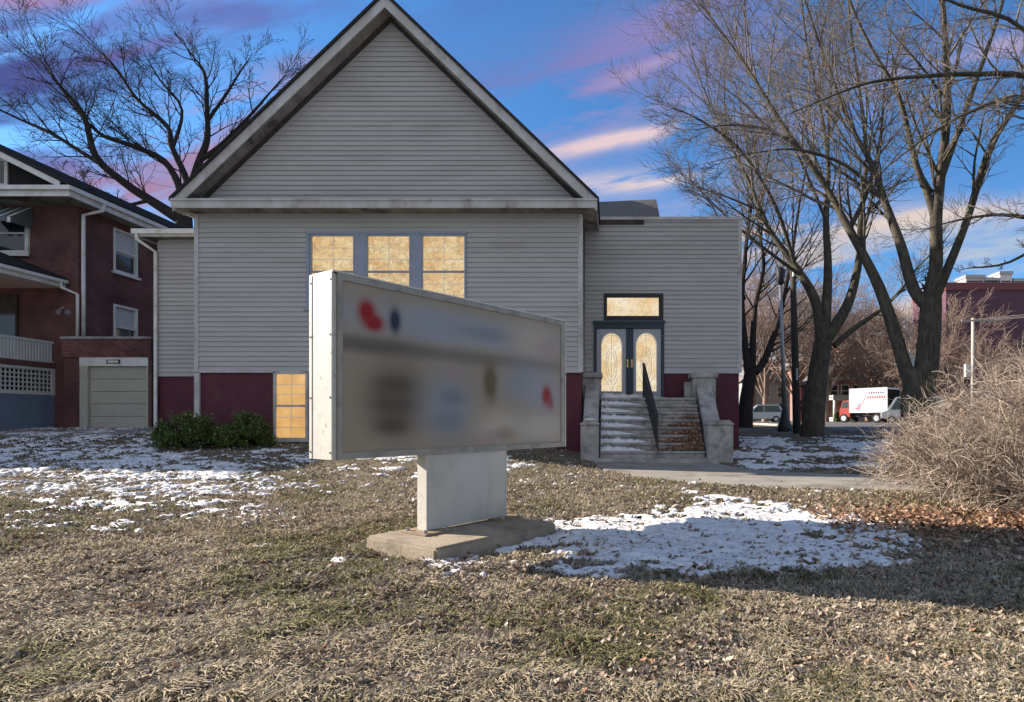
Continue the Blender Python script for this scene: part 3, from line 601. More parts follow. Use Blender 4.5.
for sgn, xi in ((-1, SX0), (1, SX1)):
    w_low = 0.52 if sgn < 0 else 0.72
    a, b = sorted((xi, xi+sgn*w_low))
    m = MB(); m.box(a+.02, b-.02, 15.64, 16.3, -.2, 1.02); m.build('lower_pedestal', M['concrete'], steps, bevel=.02)
    mm = MB(); xm0, xm1 = a+.0, b-.0
    poly = [(xm0, 1.02), (xm1, 1.02), (xm1, 1.06), (xm1-.08, 1.10), (xm1-.1, 1.15), (xm0+.1, 1.15), (xm0+.08, 1.10), (xm0, 1.06)]
    mm.prism(poly, 15.61, 16.33); mm.build('pedestal_cap', M['concrete'], steps, bevel=.012)
    # sloping flank wall
    xa, xb = (a+.10, b-.08) if sgn < 0 else (a+.06, a+.44)
    MB().prism_x([(16.2, -.2), (18.0, -.2), (18.0, 2.16), (17.75, 2.16), (16.2, .98)], xa, xb).build('flank_wall', M['concrete'], steps, bevel=.015)
    MB().prism_x([(16.31, 1.03), (17.76, 2.165), (17.76, 2.235), (16.31, 1.10)], xa-.04, xb+.04).build('flank_coping', M['concrete'], steps, bevel=.015)
    # upper pier
    pa, pb = (xi-.80, xi-.02) if sgn < 0 else (xi-.06, xi+.62)
    m = MB(); m.box(pa, pb, 17.78, 18.45, -.2, 2.40); m.build('upper_pier', M['concrete'], steps, bevel=.015)
    B(pa-.06, pb+.06, 17.72, 18.5, 2.40, 2.56).build('pier_cap', M['concrete'], steps, bevel=.02)
    if sgn < 0: B(pa-.07, pb+.02, 17.70, 18.48, 1.50, 1.66).build('pier_band', M['concrete'], steps, bevel=.015)
    else: B(pa-.2, pa, 18.1, 18.45, 1.6, 2.3).build('cheek_block', M['concrete'], steps, bevel=.01)
# hand rail standing in the middle of the flight
hr = thing('handrail', 'dark iron handrail standing in the middle of the concrete steps', 'handrail', (1.2, 16.0, .3))
h0 = Vector((1.26, 16.0, 1.22)); h1 = Vector((1.0, 17.85, 2.82))
MB().bar(h0, h1, .07, .05).build('top_rail', M['iron'], hr)
MB().bar(h0-Vector((0, 0, .72)), h1-Vector((0, 0, .82)), .035).build('bottom_rail', M['iron'], hr)
MB().bar(h0+Vector((0, 0, .03)), (h0.x, h0.y, .32), .05).build('post', M['iron'], hr)
MB().bar(h1+Vector((0, 0, .03)), (h1.x, h1.y, 1.8), .06).build('post', M['iron'], hr)
for k in range(1, 15):
    p = h0.lerp(h1, k/15); MB().bar(p-Vector((0, 0, .02)), p-Vector((0, 0, .72+.1*k/15)), .032).build('baluster', M['iron'], hr)

# ------------------------------------------------------------------ illuminated sign
SA = R(55.5)
SLN, STK, SHT, SB = 2.95, 0.334, 1.5, 0.83
sc_ = Vector((-2.198, 4.75, 0)) + Vector((math.cos(SA), math.sin(SA), 0))*SLN/2 + Vector((-math.sin(SA), math.cos(SA), 0))*STK/2
sign = thing('sign', 'cream metal cabinet sign on a box pedestal and concrete slab in the lawn', 'sign', (sc_.x, sc_.y, 0.0), SA, local=True)
hl, ht = SLN/2, STK/2
mb = B(-hl+.012, hl-.012, -ht+.02, ht-.02, SB+.01, SB+SHT-.01); cab = mb.build('cabinet', M['metal_sign'], sign)
for s in (-1, 1):
    a, b = sorted((s*hl, s*(hl-.012)))
    e = B(a, b, -ht+.045, ht-.045, SB, SB+SHT).build('end_panel', M['metal_sign'], sign, bevel=.003)
    for sy in (-1, 1):
        y0, y1 = sorted((sy*ht, sy*(ht-.044)))
        B(a-.005 if s < 0 else a-.0, b+.005 if s > 0 else b, y0, y1, SB, SB+SHT).build('corner_trim', M['metal_sign'], sign, bevel=.004)
        for zz in (.06, .5, 1.0, 1.44): MB().tube([(s*(hl+.004), sy*(ht-.022), SB+zz), (s*(hl+.009), sy*(ht-.022), SB+zz)], .008, 8).build('screw', M['iron'], e)
for sy in (-1, 1):
    y0, y1 = sorted((sy*ht, sy*(ht-.03))); f = MB(); w = .055
    f.box(-hl+.045, hl-.045, y0, y1, SB+SHT-w, SB+SHT-.002); f.box(-hl+.045, hl-.045, y0, y1, SB+.002, SB+w)
    f.box(-hl+.045, -hl+.045+w*.8, y0, y1, SB+w, SB+SHT-w); f.box(hl-.045-w*.8, hl-.045, y0, y1, SB+w, SB+SHT-w)
    f.build('face_retainer', M['retainer'], sign)
B(-hl, hl, -ht-.002, ht+.002, SB+SHT, SB+SHT+.012).build('top_cover', M['metal_sign'], sign)
# blurred print of the face: soft patches in the panel's own coordinates
def face_material():
    m = bpy.data.materials.new('sign_face_print'); m.use_nodes = True; t = m.node_tree; b = t.nodes['Principled BSDF']; b.inputs['Roughness'].default_value = 0.55; b.inputs['Specular IOR Level'].default_value = 0.12
    tcn = t.nodes.new('ShaderNodeTexCoord'); s = t.nodes.new('ShaderNodeSeparateXYZ'); t.links.new(tcn.outputs['Object'], s.inputs[0])
    def mth(op, a, bb=None):
        n = t.nodes.new('ShaderNodeMath'); n.operation = op
        for i, v in enumerate((a, bb)):
            if v is None: continue
            if isinstance(v, (int, float)): n.inputs[i].default_value = v
            else: t.links.new(v, n.inputs[i])
        return n.outputs[0]
    nn = t.nodes.new('ShaderNodeTexNoise'); nn.inputs['Scale'].default_value = 2.2; nn.inputs['Detail'].default_value = 2; t.links.new(tcn.outputs['Object'], nn.inputs['Vector'])
    cur = None
    def mix(f, c):
        nonlocal cur
        x = t.nodes.new('ShaderNodeMix'); x.data_type = 'RGBA'
        if isinstance(cur, tuple): x.inputs[6].default_value = (*cur, 1)
        else: t.links.new(cur, x.inputs[6])
        x.inputs[7].default_value = (*c, 1)
        if isinstance(f, (int, float)): x.inputs[0].default_value = f
        else: t.links.new(f, x.inputs[0])
        cur = x.outputs[2]
    cur = (0.35, 0.275, 0.195); mix(nn.outputs[0], (0.26, 0.21, 0.155))
    blobs = [  # s along the face, f up the face, radii, strength, colour
     (.5, .80, .60, .12, .75, (.36, .36, .36)), (.34, .80, .10, .09, .5, (.34, .35, .39)), (.58, .80, .16, .05, .5, (.22, .23, .27)), (.80, .80, .13, .14, .7, (.50, .41, .33)), (.90, .76, .07, .07, .45, (.42, .30, .28)),
     (.5, .625, .7, .05, .5, (.17, .145, .12)), (.13, .635, .18, .05, .5, (.12, .10, .085)),
     (.20, .33, .11, .22, .8, (.17, .13, .09)), (.20, .42, .07, .05, .5, (.11, .085, .06)), (.20, .30, .07, .04, .5, (.11, .085, .06)), (.19, .18, .06, .05, .6, (.10, .08, .055)),
     (.40, .30, .11, .22, .65, (.29, .31, .34)), (.42, .36, .05, .05, .5, (.19, .2, .22)), (.42, .52, .035, .05, .45, (.40, .27, .26)), (.40, .20, .08, .06, .4, (.20, .215, .235)),
     (.585, .47, .035, .13, .9, (.17, .12, .06)), (.63, .17, .12, .11, .75, (.52, .44, .34)), (.60, .10, .06, .04, .5, (.40, .28, .27)), (.67, .12, .05, .05, .5, (.24, .17, .11)),
     (.75, .48, .11, .16, .65, (.30, .31, .325)), (.88, .42, .10, .20, .6, (.36, .36, .385)), (.885, .40, .03, .08, .85, (.33, .06, .06)), (.91, .34, .02, .05, .6, (.33, .08, .09)), (.85, .16, .16, .10, .7, (.50, .45, .38)),
     (.105, .82, .028, .065, 1.0, (.33, .028, .027)), (.128, .76, .034, .05, 1.0, (.33, .028, .027)), (.198, .79, .020, .075, .9, (.045, .05, .075)),
    ]
    for (sx, fz, rx, rzz, st, c) in blobs:
        a = mth('DIVIDE', mth('SUBTRACT', s.outputs[0], -hl+sx*SLN), rx*SLN); bz = mth('DIVIDE', mth('SUBTRACT', s.outputs[2], SB+fz*SHT), rzz*SHT)
        e = mth('EXPONENT', mth('MULTIPLY', mth('POWER', mth('ADD', mth('MULTIPLY', a, a), mth('MULTIPLY', bz, bz)), 1.3), -1.0))
        mix(mth('MINIMUM', mth('MULTIPLY', e, min(st*1.35, 1.2)), 1.0), tuple(v*.78 for v in c))
    t.links.new(cur, b.inputs['Base Color']); return m
fm = face_material()
for sy in (-1, 1):
    y0, y1 = sorted((sy*(ht-.012), sy*(ht-.019))); B(-hl+.08, hl-.08, y0, y1, SB+.05, SB+SHT-.05).build('face_panel', fm, sign)
py0, py1 = -.150, -.03; pc = -.035; phl = .515
ped = B(pc-phl, pc+phl, py0, py1, 0.131, SB+.012).build('pedestal', M['post_clad'], sign, bevel=.004)
for sx in (-1, 1): B(pc+sx*(phl+.002)-.004, pc+sx*(phl+.002)+.004, py0-.005, py1+.005, 0.131, SB).build('pedestal_edge_trim', M['metal_sign'], sign)
for sx in (-1, 1):
    xx = pc+sx*(phl-.03); p = B(xx-.16, xx+.16, -.30, .06, .111, .131).build('base_plate', M['rust'], sign, bevel=.004)
    for bx_, by_ in ((-.12, -.25), (.12, -.25), (-.12, 0), (.12, 0)): MB().tube([(xx+bx_, by_, .131), (xx+bx_, by_, .16)], .018, 6).build('bolt', M['galv'], p)
mb = B(-.95, .58, -.76, .19, -.2, .111); mb.build('footing_slab', M['slab'], sign, bevel=.02)

# ------------------------------------------------------------------ brick house
house = thing('brick_house', 'dark red brick house with white gutters, side porch and beige garage door', 'house', (-23, 24, .86))
HX, HY0, HY1, HXL = -19.5, 22.0, 33.0, -28.5
HZ = 9.0
# side-wall window openings are framed boxes set in recesses of the wall
wy0, wy1 = 23.55, 24.75
mb = MB()
ups = [(7.0, 8.72), (3.95, 5.72)]
mb.box(HXL, HX-.25, HY0, HY1, 0.3, HZ)                      # core
zc = 0.3
for (a, b) in sorted(ups): mb.box(HX-.25, HX, HY0, HY1, zc, a); mb.box(HX-.25, HX, HY0, wy0, a, b); mb.box(HX-.25, HX, wy1, HY1, a, b); zc = b
mb.box(HX-.25, HX, HY0, HY1, zc, HZ)
mb.build('wall', M['brick'], house)
for (a, b), lit in zip(ups, (0, 1)):
    f = MB(); w = .09; X0 = HX-.10; X1 = HX+.03
    f.box(X0, X1, wy0, wy0+w, a, b); f.box(X0, X1, wy1-w, wy1, a, b); f.box(X0, X1-.003, wy0+w, wy1-w, b-w, b); f.box(X0, X1-.003, wy0+w, wy1-w, a, a+w); f.box(X0, X1-.03, wy0+w, wy1-w, (a+b)/2-.03, (a+b)/2+.03)
    wf = f.build('side_window', M['white'], house)
    B(X0+.01, X0+.02, wy0+w, wy1-w, a+w, b-w).build('pane', M['glass_dark'], wf)
    B(X0+.022, X0+.03, wy0+w, wy1-w, (a+b)/2 - (.0 if lit else .1), b-w).build('blind', M['blind'], wf)
    B(HX-.05, HX+.10, wy0-.08, wy1+.08, a-.09, a).build('sill', M['white'], wf)
# front wall upper window with awning
def fx(px, Y): return (px-CX)/F*Y
ux0, ux1 = fx(-8, 22), fx(30, 22)
f = MB(); uz0, uz1 = 7.25, 8.75; f.box(ux0, ux0+.12, 21.92, 22.0, uz0, uz1); f.box(ux1-.12, ux1, 21.92, 22.0, uz0, uz1); f.box(ux0+.12, ux1-.12, 21.923, 22.0, uz1-.1, uz1); f.box(ux0+.12, ux1-.12, 21.923, 22.0, uz0, uz0+.1); f.box(ux0+.12, ux1-.12, 21.94, 22., 7.95, 8.02)
f.box(ux0-.06, ux1+.06, 21.85, 21.92, uz0-.12, uz0+.03)
wf = f.build('front_window', M['white'], house); B(ux0+.12, ux1-.12, 21.96, 21.99, uz0+.1, uz1-.1).build('pane', M['glass_dark'], wf)
aw = MB()
for k in range(9):
    a = ux0-.12+(ux1-ux0+.24)*k/9; b = ux0-.12+(ux1-ux0+.24)*(k+1)/9-.02
    aw.add([(a, 21.98, 8.93), (b, 21.98, 8.93), (b, 21.2, 8.35), (a, 21.2, 8.35), (a, 21.98, 8.90), (b, 21.98, 8.90), (b, 21.2, 8.32), (a, 21.2, 8.32)], [(0, 1, 2, 3), (4, 7, 6, 5), (3, 2, 6, 7), (0, 3, 7, 4), (1, 5, 6, 2)])
    aw.box(a, b, 21.19, 21.21, 8.12+(.06 if k % 2 else 0), 8.33)
aw.add([(ux1+.12, 21.98, 8.92), (ux1+.12, 21.2, 8.34), (ux1+.12, 21.2, 8.14), (ux1+.12, 21.98, 8.14), (ux1+.10, 21.98, 8.92), (ux1+.10, 21.2, 8.34), (ux1+.10, 21.2, 8.14), (ux1+.10, 21.98, 8.14)], [(0, 1, 2, 3), (7, 6, 5, 4), (0, 4, 5, 1), (1, 5, 6, 2), (2, 6, 7, 3)])
aw.build('awning', M['awning'], wf)
st = MB()
for k in range(0, 9, 2):
    a = ux0-.12+(ux1-ux0+.24)*(k+.25)/9; b = a+.11
    st.add([(a, 21.98, 8.936), (b, 21.98, 8.936), (b, 21.19, 8.350), (a, 21.19, 8.350)], [(0, 1, 2, 3)]); st.box(a, b, 21.18, 21.188, 8.16, 8.33)
st.build('awning_stripes', M['white'], wf)
# doorway under the porch roof
pw = MB(); pw.box(fx(-6, 22), fx(17, 22), 21.95, 21.99, 3.6, 5.7); pf = pw.build('porch_window', M['glass_dark'], house)
MB().box(fx(17, 22), fx(17, 22)+.06, 21.93, 21.995, 3.55, 5.75).box(fx(-6, 22), fx(17, 22), 21.935, 21.995, 5.7, 5.76).build('frame', M['darkwood'], pf)
# roof: gable along Y with box eaves
EX, EZ = -18.9, 9.36; RX = -24.0; PIT = 0.50; RZ_ = EZ+(EX-RX)*PIT*1.0
for sgn in (-1, 1):
    xe = RX+sgn*(EX-RX)
    q = [(RX, RZ_+.10), (xe, EZ+.10), (xe, EZ-.02), (RX, RZ_-.02)]
    MB().prism(q, 20.95, 33.6).build('roof', M['shingle'], house)
    q = [(RX, RZ_-.03), (RX+sgn*(EX-RX-.35), EZ-.03+.35*PIT), (RX+sgn*(EX-RX-.35), EZ-.24+.35*PIT), (RX, RZ_-.24)]
    MB().prism(q, 20.98, 21.05).build('rake_board', M['white'], house)
    q = [(RX, RZ_-.12), (xe-sgn*.3, EZ-.02), (xe-sgn*.3, EZ-.06), (RX, RZ_-.16)]
    MB().prism(q, 21.05, HY0+.02).build('rake_soffit', M['soffit'], house)
MB().prism([(HXL+.05, HZ+.002), (HX-.05, HZ+.002), (HX-.05, EZ), (RX, RZ_-.2), (HXL+.05, EZ)], HY0, HY0+.3).build('gable_wall', M['shingle'], house)
MB().prism_x([(20.98, 9.36), (HY0-.002, 9.62), (HY0-.002, 9.40), (20.98, 9.33)], HXL-.5, EX-.02).build('pent_roof', M['shingle'], house)
gw = MB(); gx0, gx1 = fx(-14, 22), fx(9, 22); gw.box(gx0, gx0+.12, HY0-.06, HY0-.002, 9.7, 10.75); gw.box(gx1-.12, gx1, HY0-.06, HY0-.002, 9.7, 10.75); gw.box(gx0+.12, gx1-.12, HY0-.057, HY0-.002, 10.63, 10.75); gw.box(gx0+.12, gx1-.12, HY0-.057, HY0-.002, 9.7, 9.8)
gf = gw.build('attic_window', M['white'], house); B(gx0+.12, gx1-.12, HY0-.03, HY0-.01, 9.8, 10.63).build('pane', M['glass_dark'], gf)
mb = MB(); mb.box(HXL-.6, EX, 20.97, 21.03, 8.98, 9.18); mb.box(EX-.06, EX, 21.03, 33.5, 8.98, 9.18); mb.build('frieze_board', M['white'], house)
mb = MB(); mb.box(HXL-.6, EX+.10, 20.86, 20.97, 9.18, 9.33); mb.box(EX+.0, EX+.11, 20.97, 33.6, 9.18, 9.33); mb.build('gutter', M['white'], house)
mb = MB(); mb.box(HXL-.6, EX-.06, 21.03, HY0, 8.99, 9.02); mb.box(HX, EX-.06, HY0, 33.5, 8.99, 9.02); mb.build('eave_soffit', M['soffit'], house)
MB().tube([(EX+.05, 22.35, 9.2), (EX+.02, 22.35, 8.95), (HX+.09, 22.12, 8.7), (HX+.09, 22.12, 6.05), (HX+.09, 22.12, 4.1)], .065, 10).build('downspout', M['white'], house, smooth=True)
# porch on the front, its right flank receding towards the wall
PX = -20.35; PY0 = 16.8
mb = MB(); mb.box(HXL, PX, PY0, HY0-.002, .3, 2.05); mb.build('porch_base', M['blue_base'], house)
mb = MB(); mb.box(HXL, PX+.03, PY0-.03, HY0-.002, 3.02, 3.22); mb.build('porch_floor', M['brick'], house)
mb = MB()
n = 34
for k in range(n): y = PY0+.1+(HY0-PY0-.2)*k/(n-1); mb.box(PX-.06, PX-.03, y-.022, y+.022, 2.14, 2.94)
for k in range(6): z = 2.16+.77*k/5; mb.box(PX-.028, PX-.01, PY0+.05, HY0-.05, z-.022, z+.022)
mb.box(PX-.05, PX+.02, PY0, HY0-.01, 2.05, 2.15); mb.box(PX-.05, PX+.02, PY0, HY0-.01, 2.93, 3.02); mb.box(PX-.05, PX+.021, HY0-.14, HY0-.011, 2.15, 2.93)
mb.build('porch_lattice', M['lattice'], house)
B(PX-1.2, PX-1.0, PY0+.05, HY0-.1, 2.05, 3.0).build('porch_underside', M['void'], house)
mb = MB(); n = 46
for k in range(n): y = PY0+.1+(HY0-PY0-.2)*k/(n-1); mb.box(PX-.08, PX-.045, y-.03, y+.03, 3.27, 3.95)
mb.box(PX-.1, PX-.02, PY0, HY0-.02, 3.93, 4.02); mb.box(PX-.1, PX-.02, PY0, HY0-.02, 3.235, 3.29); mb.build('porch_railing', M['lattice'], house)
for y in (PY0+.15, ): B(PX-.35, PX-.02, y, y+.33, 3.22, 5.9).build('porch_post', M['white'], house)
mb = MB(); mb.box(HXL, -19.98, PY0-.4, HY0-.01, 5.98, 6.12); mb.box(-19.98, -19.94, PY0-.4, HY0-.01, 5.98, 6.26); mb.box(-19.94, -19.83, PY0-.4, HY0-.03, 6.14, 6.25); mb.build('porch_eave', M['white'], house)
MB().prism([(-19.86, 6.27), (-19.86, 6.33), (-24, 8.0), (-28.3, 6.33), (-28.3, 6.27)][::-1], PY0-.45, HY0-.005).build('porch_roof', M['shingle'], house)
MB().tube([(-19.88, 21.7, 6.15), (-19.88, 21.75, 5.95), (HX+.03, 21.94, 5.75), (HX+.03, 21.94, 4.15)], .05, 8).build('downspout', M['white'], house, smooth=True)
# attached garage
GY = 21.5; g0, g1 = fx(64, GY), fx(151.5, GY); gd0, gd1 = fx(80, GY), fx(148.6, GY)
mb = MB(); mb.box(g0, gd0, GY, HY0-.002, .3, 3.4); mb.box(gd1, g1, GY, 28, .3, 3.4); mb.box(gd0, gd1, GY, 28, 3.38, 3.401); mb.box(HX+.001, gd1, GY+.4, 28, .3, 3.379); mb.build('garage_wall', M['brick'], house)
mb = MB(); mb.box(g0-.03, g1+.03, GY-.06, GY+.25, 3.402, 4.05); mb.build('garage_parapet', M['brick_light'], house)
B(g0-.06, g1+.06, GY-.1, GY+.3, 4.05, 4.13).build('parapet_coping', M['concrete'], house)
B(gd0, gd1, GY-.03, GY+.2, 3.08, 3.40).build('garage_lintel', M['white'], house)
for a, b in ((gd0, fx(88, GY)), (gd1-.06, gd1)): B(a, b, GY-.02, GY+.2, .6, 3.08).build('garage_jamb', M['garage'], house)
mb = MB()
for k in range(5): mb.box(fx(88, GY), gd1-.06, GY+.10, GY+.15, .84+.448*k, .84+.448*(k+1)-.012)
gdr = mb.build('garage_door', M['garage'], house, bevel=.006)
mb = B(fx(107.5, GY), fx(121, GY), GY-.05, GY-.03, 3.17, 3.31); pl = mb.build('address_plate', M['iron'], house); B(fx(109, GY), fx(119.5, GY), GY-.056, GY-.05, 3.2, 3.28).build('plate_face', M['white'], pl)
fl = MB(); fl.bar((fx(58, 21.9), 21.9, 5.15), (fx(66, 21.7), 21.6, 5.2), .05); fl.tube([(fx(62, 21.7), 21.7, 5.15), (fx(60.5, 21.6), 21.5, 5.0)], [.03, .09], 8); fl.tube([(fx(68, 21.7), 21.7, 5.15), (fx(70, 21.6), 21.5, 5.0)], [.03, .09], 8); fl.build('floodlight', M['galv'], house)

# ------------------------------------------------------------------ bare trees
class Tubes:
    def __init__(s): s.items = {}
    def add(s, pts, rad, sides):
        s.items.setdefault((len(pts), sides), []).append((pts, rad))
    def arrays(s):
        V = []; Fq = []; base = 0; tints = []
        for (n, k), lst in s.items.items():
            Pn = np.array([[tuple(p) for p in a] for a, _ in lst], dtype=np.float64); Rn = np.array([r for _, r in lst], dtype=np.float64); b = len(lst)
            D = np.empty_like(Pn); D[:, 1:-1] = Pn[:, 2:]-Pn[:, :-2]; D[:, 0] = Pn[:, 1]-Pn[:, 0]; D[:, -1] = Pn[:, -1]-Pn[:, -2]
            D /= np.linalg.norm(D, axis=2, keepdims=True)+1e-9
            ref = np.where(np.abs(D[:, :1, 2:3]) > 0.85, np.array([1., 0, 0]), np.array([0, 0, 1.])); ref = np.broadcast_to(ref, D.shape)
            A = np.cross(D, ref); A /= np.linalg.norm(A, axis=2, keepdims=True)+1e-9; Bv = np.cross(D, A)
            th = 2*np.pi*np.arange(k)/k
            ring = Pn[:, :, None, :] + Rn[:, :, None, None]*(A[:, :, None, :]*np.cos(th)[None, None, :, None] + Bv[:, :, None, :]*np.sin(th)[None, None, :, None])
            V.append(ring.reshape(-1, 3)); tints.append(np.repeat(rng.random(b), n*k))
            i = np.arange(b)[:, None, None]*n*k + np.arange(n-1)[None, :, None]*k; j = np.arange(k)[None, None, :]; j2 = (j+1) % k
            q = np.stack([i+j, i+j2, i+k+j2, i+k+j], -1).reshape(-1, 4) + base; Fq.append(q); base += b*n*k
        return np.concatenate(V), np.concatenate(Fq), np.concatenate(tints)
    def build(s, name, material, parent, tint=False):
        v, f, t = s.arrays(); return link_mesh(name, v, f, material, parent, smooth=True, tint=t if tint else None)
def rv(): 
    while True:
        v = Vector((random.uniform(-1, 1), random.uniform(-1, 1), random.uniform(-1, 1)))
        if 0.05 < v.length < 1: return v.normalized()
def smooth_poly(pts, rs, sub=4):
    out = []; orr = []; n = len(pts)
    for i in range(n-1):
        p0, p1, p2, p3 = pts[max(i-1, 0)], pts[i], pts[i+1], pts[min(i+2, n-1)]
        for k in range(sub):
            t = k/sub; out.append(0.5*((2*p1)+(p2-p0)*t+(2*p0-5*p1+4*p2-p3)*t*t+(3*p1-p0-3*p2+p3)*t**3)); orr.append(rs[i]*(1-t)+rs[i+1]*t)
    out.append(pts[-1]); orr.append(rs[-1]); return out, orr
def grow(thick, thin, p, d, L, r, lev, up=0.12, wig=0.16, kids=(5, 5, 4), minr=0.005, ang=(25, 55), split_r=0.045):
    n = 6 if lev >= 2 else 5 if lev == 1 else 4
    pts = [p.copy()]; rs = [r]; dd = d.copy(); dirs = [d.copy()]
    for i in range(n-1):
        dd = (dd + rv()*wig + Vector((0, 0, up))).normalized(); pts.append(pts[-1]+dd*L/(n-1)); rs.append(max(r*(1-0.75*(i+1)/(n-1)), minr*0.8)); dirs.append(dd.copy())
    tgt = thick if r > split_r else thin
    tgt.add(pts, rs, 6 if r > .05 else 4 if r > .015 else 3)
    if lev <= 0: return
    nk = kids[lev-1] if lev-1 < len(kids) else kids[-1]
    for k in range(nk):
        t = 0.2+0.78*(k+random.random())/nk; f = t*(n-1); i = min(int(f), n-2); q = pts[i].lerp(pts[i+1], f-i); rr = rs[i]*(1-(f-i))+rs[i+1]*(f-i)
        ax = dirs[i].cross(rv()).normalized(); a = R(random.uniform(*ang)); nd = (dirs[i]*math.cos(a)+ax*math.sin(a)).normalized()
        grow(thick, thin, q, nd, L*random.uniform(.42, .68)*(1.1-.35*t), max(rr*.62, minr), lev-1, up, wig, kids, minr, ang, split_r)
def tree(name, label, cat, base, trunk, limbs, bark, twigmat, lev=2, density=2.2, Lf=0.42, up=0.12, kids=(4, 5), minr=0.006, depth_spread=0.25, tr=None, group=None, wig=.16, rscale=1.0, Lmax=4.5, tmin=.15):
    """trunk / limbs: lists of (px, py, radius) read at the tree's own distance; every limb gets its own lean towards or away from the street"""
    root = thing(name, label, cat, base, group=group); thick, thin = Tubes(), Tubes(); Y = base[1]
    tp = [Vector((base[0], base[1], base[2]-.25))] + [P(a, b, Y) for a, b, _ in trunk]; trr = [trunk[0][2]*1.18*rscale] + [c*rscale for _, _, c in trunk]
    tp2, tr2 = smooth_poly(tp, trr, 4); thick.add(tp2, tr2, 12)
    known = []                                     # (px, py, distance) along the limbs already built, so forks start on their parent
    for limb in limbs:
        lean = random.uniform(-1, 1)*depth_spread; pts = []; acc = 0; y0 = Y
        near_ = [(math.hypot(k_[0]-limb[0][0], k_[1]-limb[0][1]), k_[2]) for k_ in known]
        if near_ and min(near_)[0] < 14: y0 = min(near_)[1]
        for i, (a, b, r) in enumerate(limb):
            if i: acc += math.hypot(a-limb[i-1][0], b-limb[i-1][1])/F*Y
            pts.append(P(a, b, y0 + lean*acc))
        rs = [c*rscale for _, _, c in limb]; sp, sr = smooth_poly(pts, rs, 4); thick.add(sp, sr, 8)
        known += [(CX+F*q_.x/q_.y, HY-F*(q_.z-CAMH)/q_.y, q_.y) for q_ in sp[1:]]
        tot = sum((sp[i+1]-sp[i]).length for i in range(len(sp)-1)); cnt = int(tot*density)
        for k in range(cnt):
            t = tmin+(1-tmin)*((k+random.random())/cnt)**.8; f = t*(len(sp)-1); i = min(int(f), len(sp)-2); q = sp[i].lerp(sp[i+1], f-i); d = (sp[i+1]-sp[i]).normalized()
            ax = d.cross(rv()).normalized(); a = R(random.uniform(22, 50)); nd = (d*math.cos(a)+ax*math.sin(a)).normalized(); rr = sr[i]
            L = min(tot*Lf*random.uniform(.45, 1.0)*(1.05-.45*t), Lmax)
            grow(thick, thin, q, nd, L, max(min(rr*.5, .05), minr*1.4), lev, up, wig, kids, minr)
        d = (sp[-1]-sp[-2]).normalized(); grow(thick, thin, sp[-1], d, min(tot*Lf*.8, Lmax), max(sr[-1], minr*1.5), lev, up, wig, kids, minr)
    thick.build('trunk', bark, root); thin.build('crown', twigmat, root); return root
def pz(px, Y): return ((px-CX)/F*Y, Y, gz((px-CX)/F*Y, Y))
GR = 'bare street trees right of the church'
tree('bare_tree', 'dark bare tree hugging the right wall of the church', 'tree', pz(745, 32), [(746, 405, .42), (749, 383, .38), (751, 368, .36)],
     [[(749, 378, .26), (742, 308, .17), (746, 246, .11), (752, 190, .07), (744, 130, .04), (735, 80, .02)], [(752, 368, .25), (755, 308, .15), (764, 264, .11), (758, 215, .08), (770, 150, .05), (776, 90, .02)],
      [(755, 372, .27), (764, 361, .22), (777, 326, .17), (786, 286, .13), (792, 255, .1), (800, 200, .07), (812, 140, .04), (818, 90, .02)], [(745, 300, .1), (728, 250, .06), (712, 205, .04), (690, 190, .02)]],
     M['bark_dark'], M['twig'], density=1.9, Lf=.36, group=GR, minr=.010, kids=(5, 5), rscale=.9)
tree('bare_tree', 'dark bare tree beside the wooden utility pole, trunk leaning right', 'tree', pz(812, 23), [(814, 410, .46), (819, 366, .40), (824, 339, .38)],
     [[(822, 345, .28), (815, 300, .22), (791, 260, .15), (769, 229, .12), (748, 180, .09), (722, 130, .06), (700, 80, .035), (688, 40, .015)],
      [(824, 340, .26), (828, 273, .19), (826, 220, .14), (828, 160, .10), (818, 95, .07), (806, 40, .05), (800, -20, .03), (795, -80, .015)],
      [(827, 338, .28), (848, 304, .21), (859, 260, .16), (861, 220, .13), (866, 150, .09), (858, 80, .06), (850, 20, .04), (846, -50, .02)],
      [(834, 346, .14), (852, 330, .11), (883, 308, .08), (905, 285, .06), (919, 266, .04), (945, 240, .02)],
      [(795, 265, .10), (775, 205, .08), (740, 150, .06), (700, 120, .04), (672, 108, .015)], [(800, 275, .09), (760, 245, .06), (725, 215, .04), (690, 180, .02)],
      [(826, 220, .08), (800, 160, .06), (768, 100, .05), (738, 50, .03), (718, 5, .015)]],
     M['bark'], M['twig'], density=2.0, Lf=.36, group=GR, kids=(5, 6), up=.06, wig=.12, tmin=.3, rscale=.9, minr=.0075)
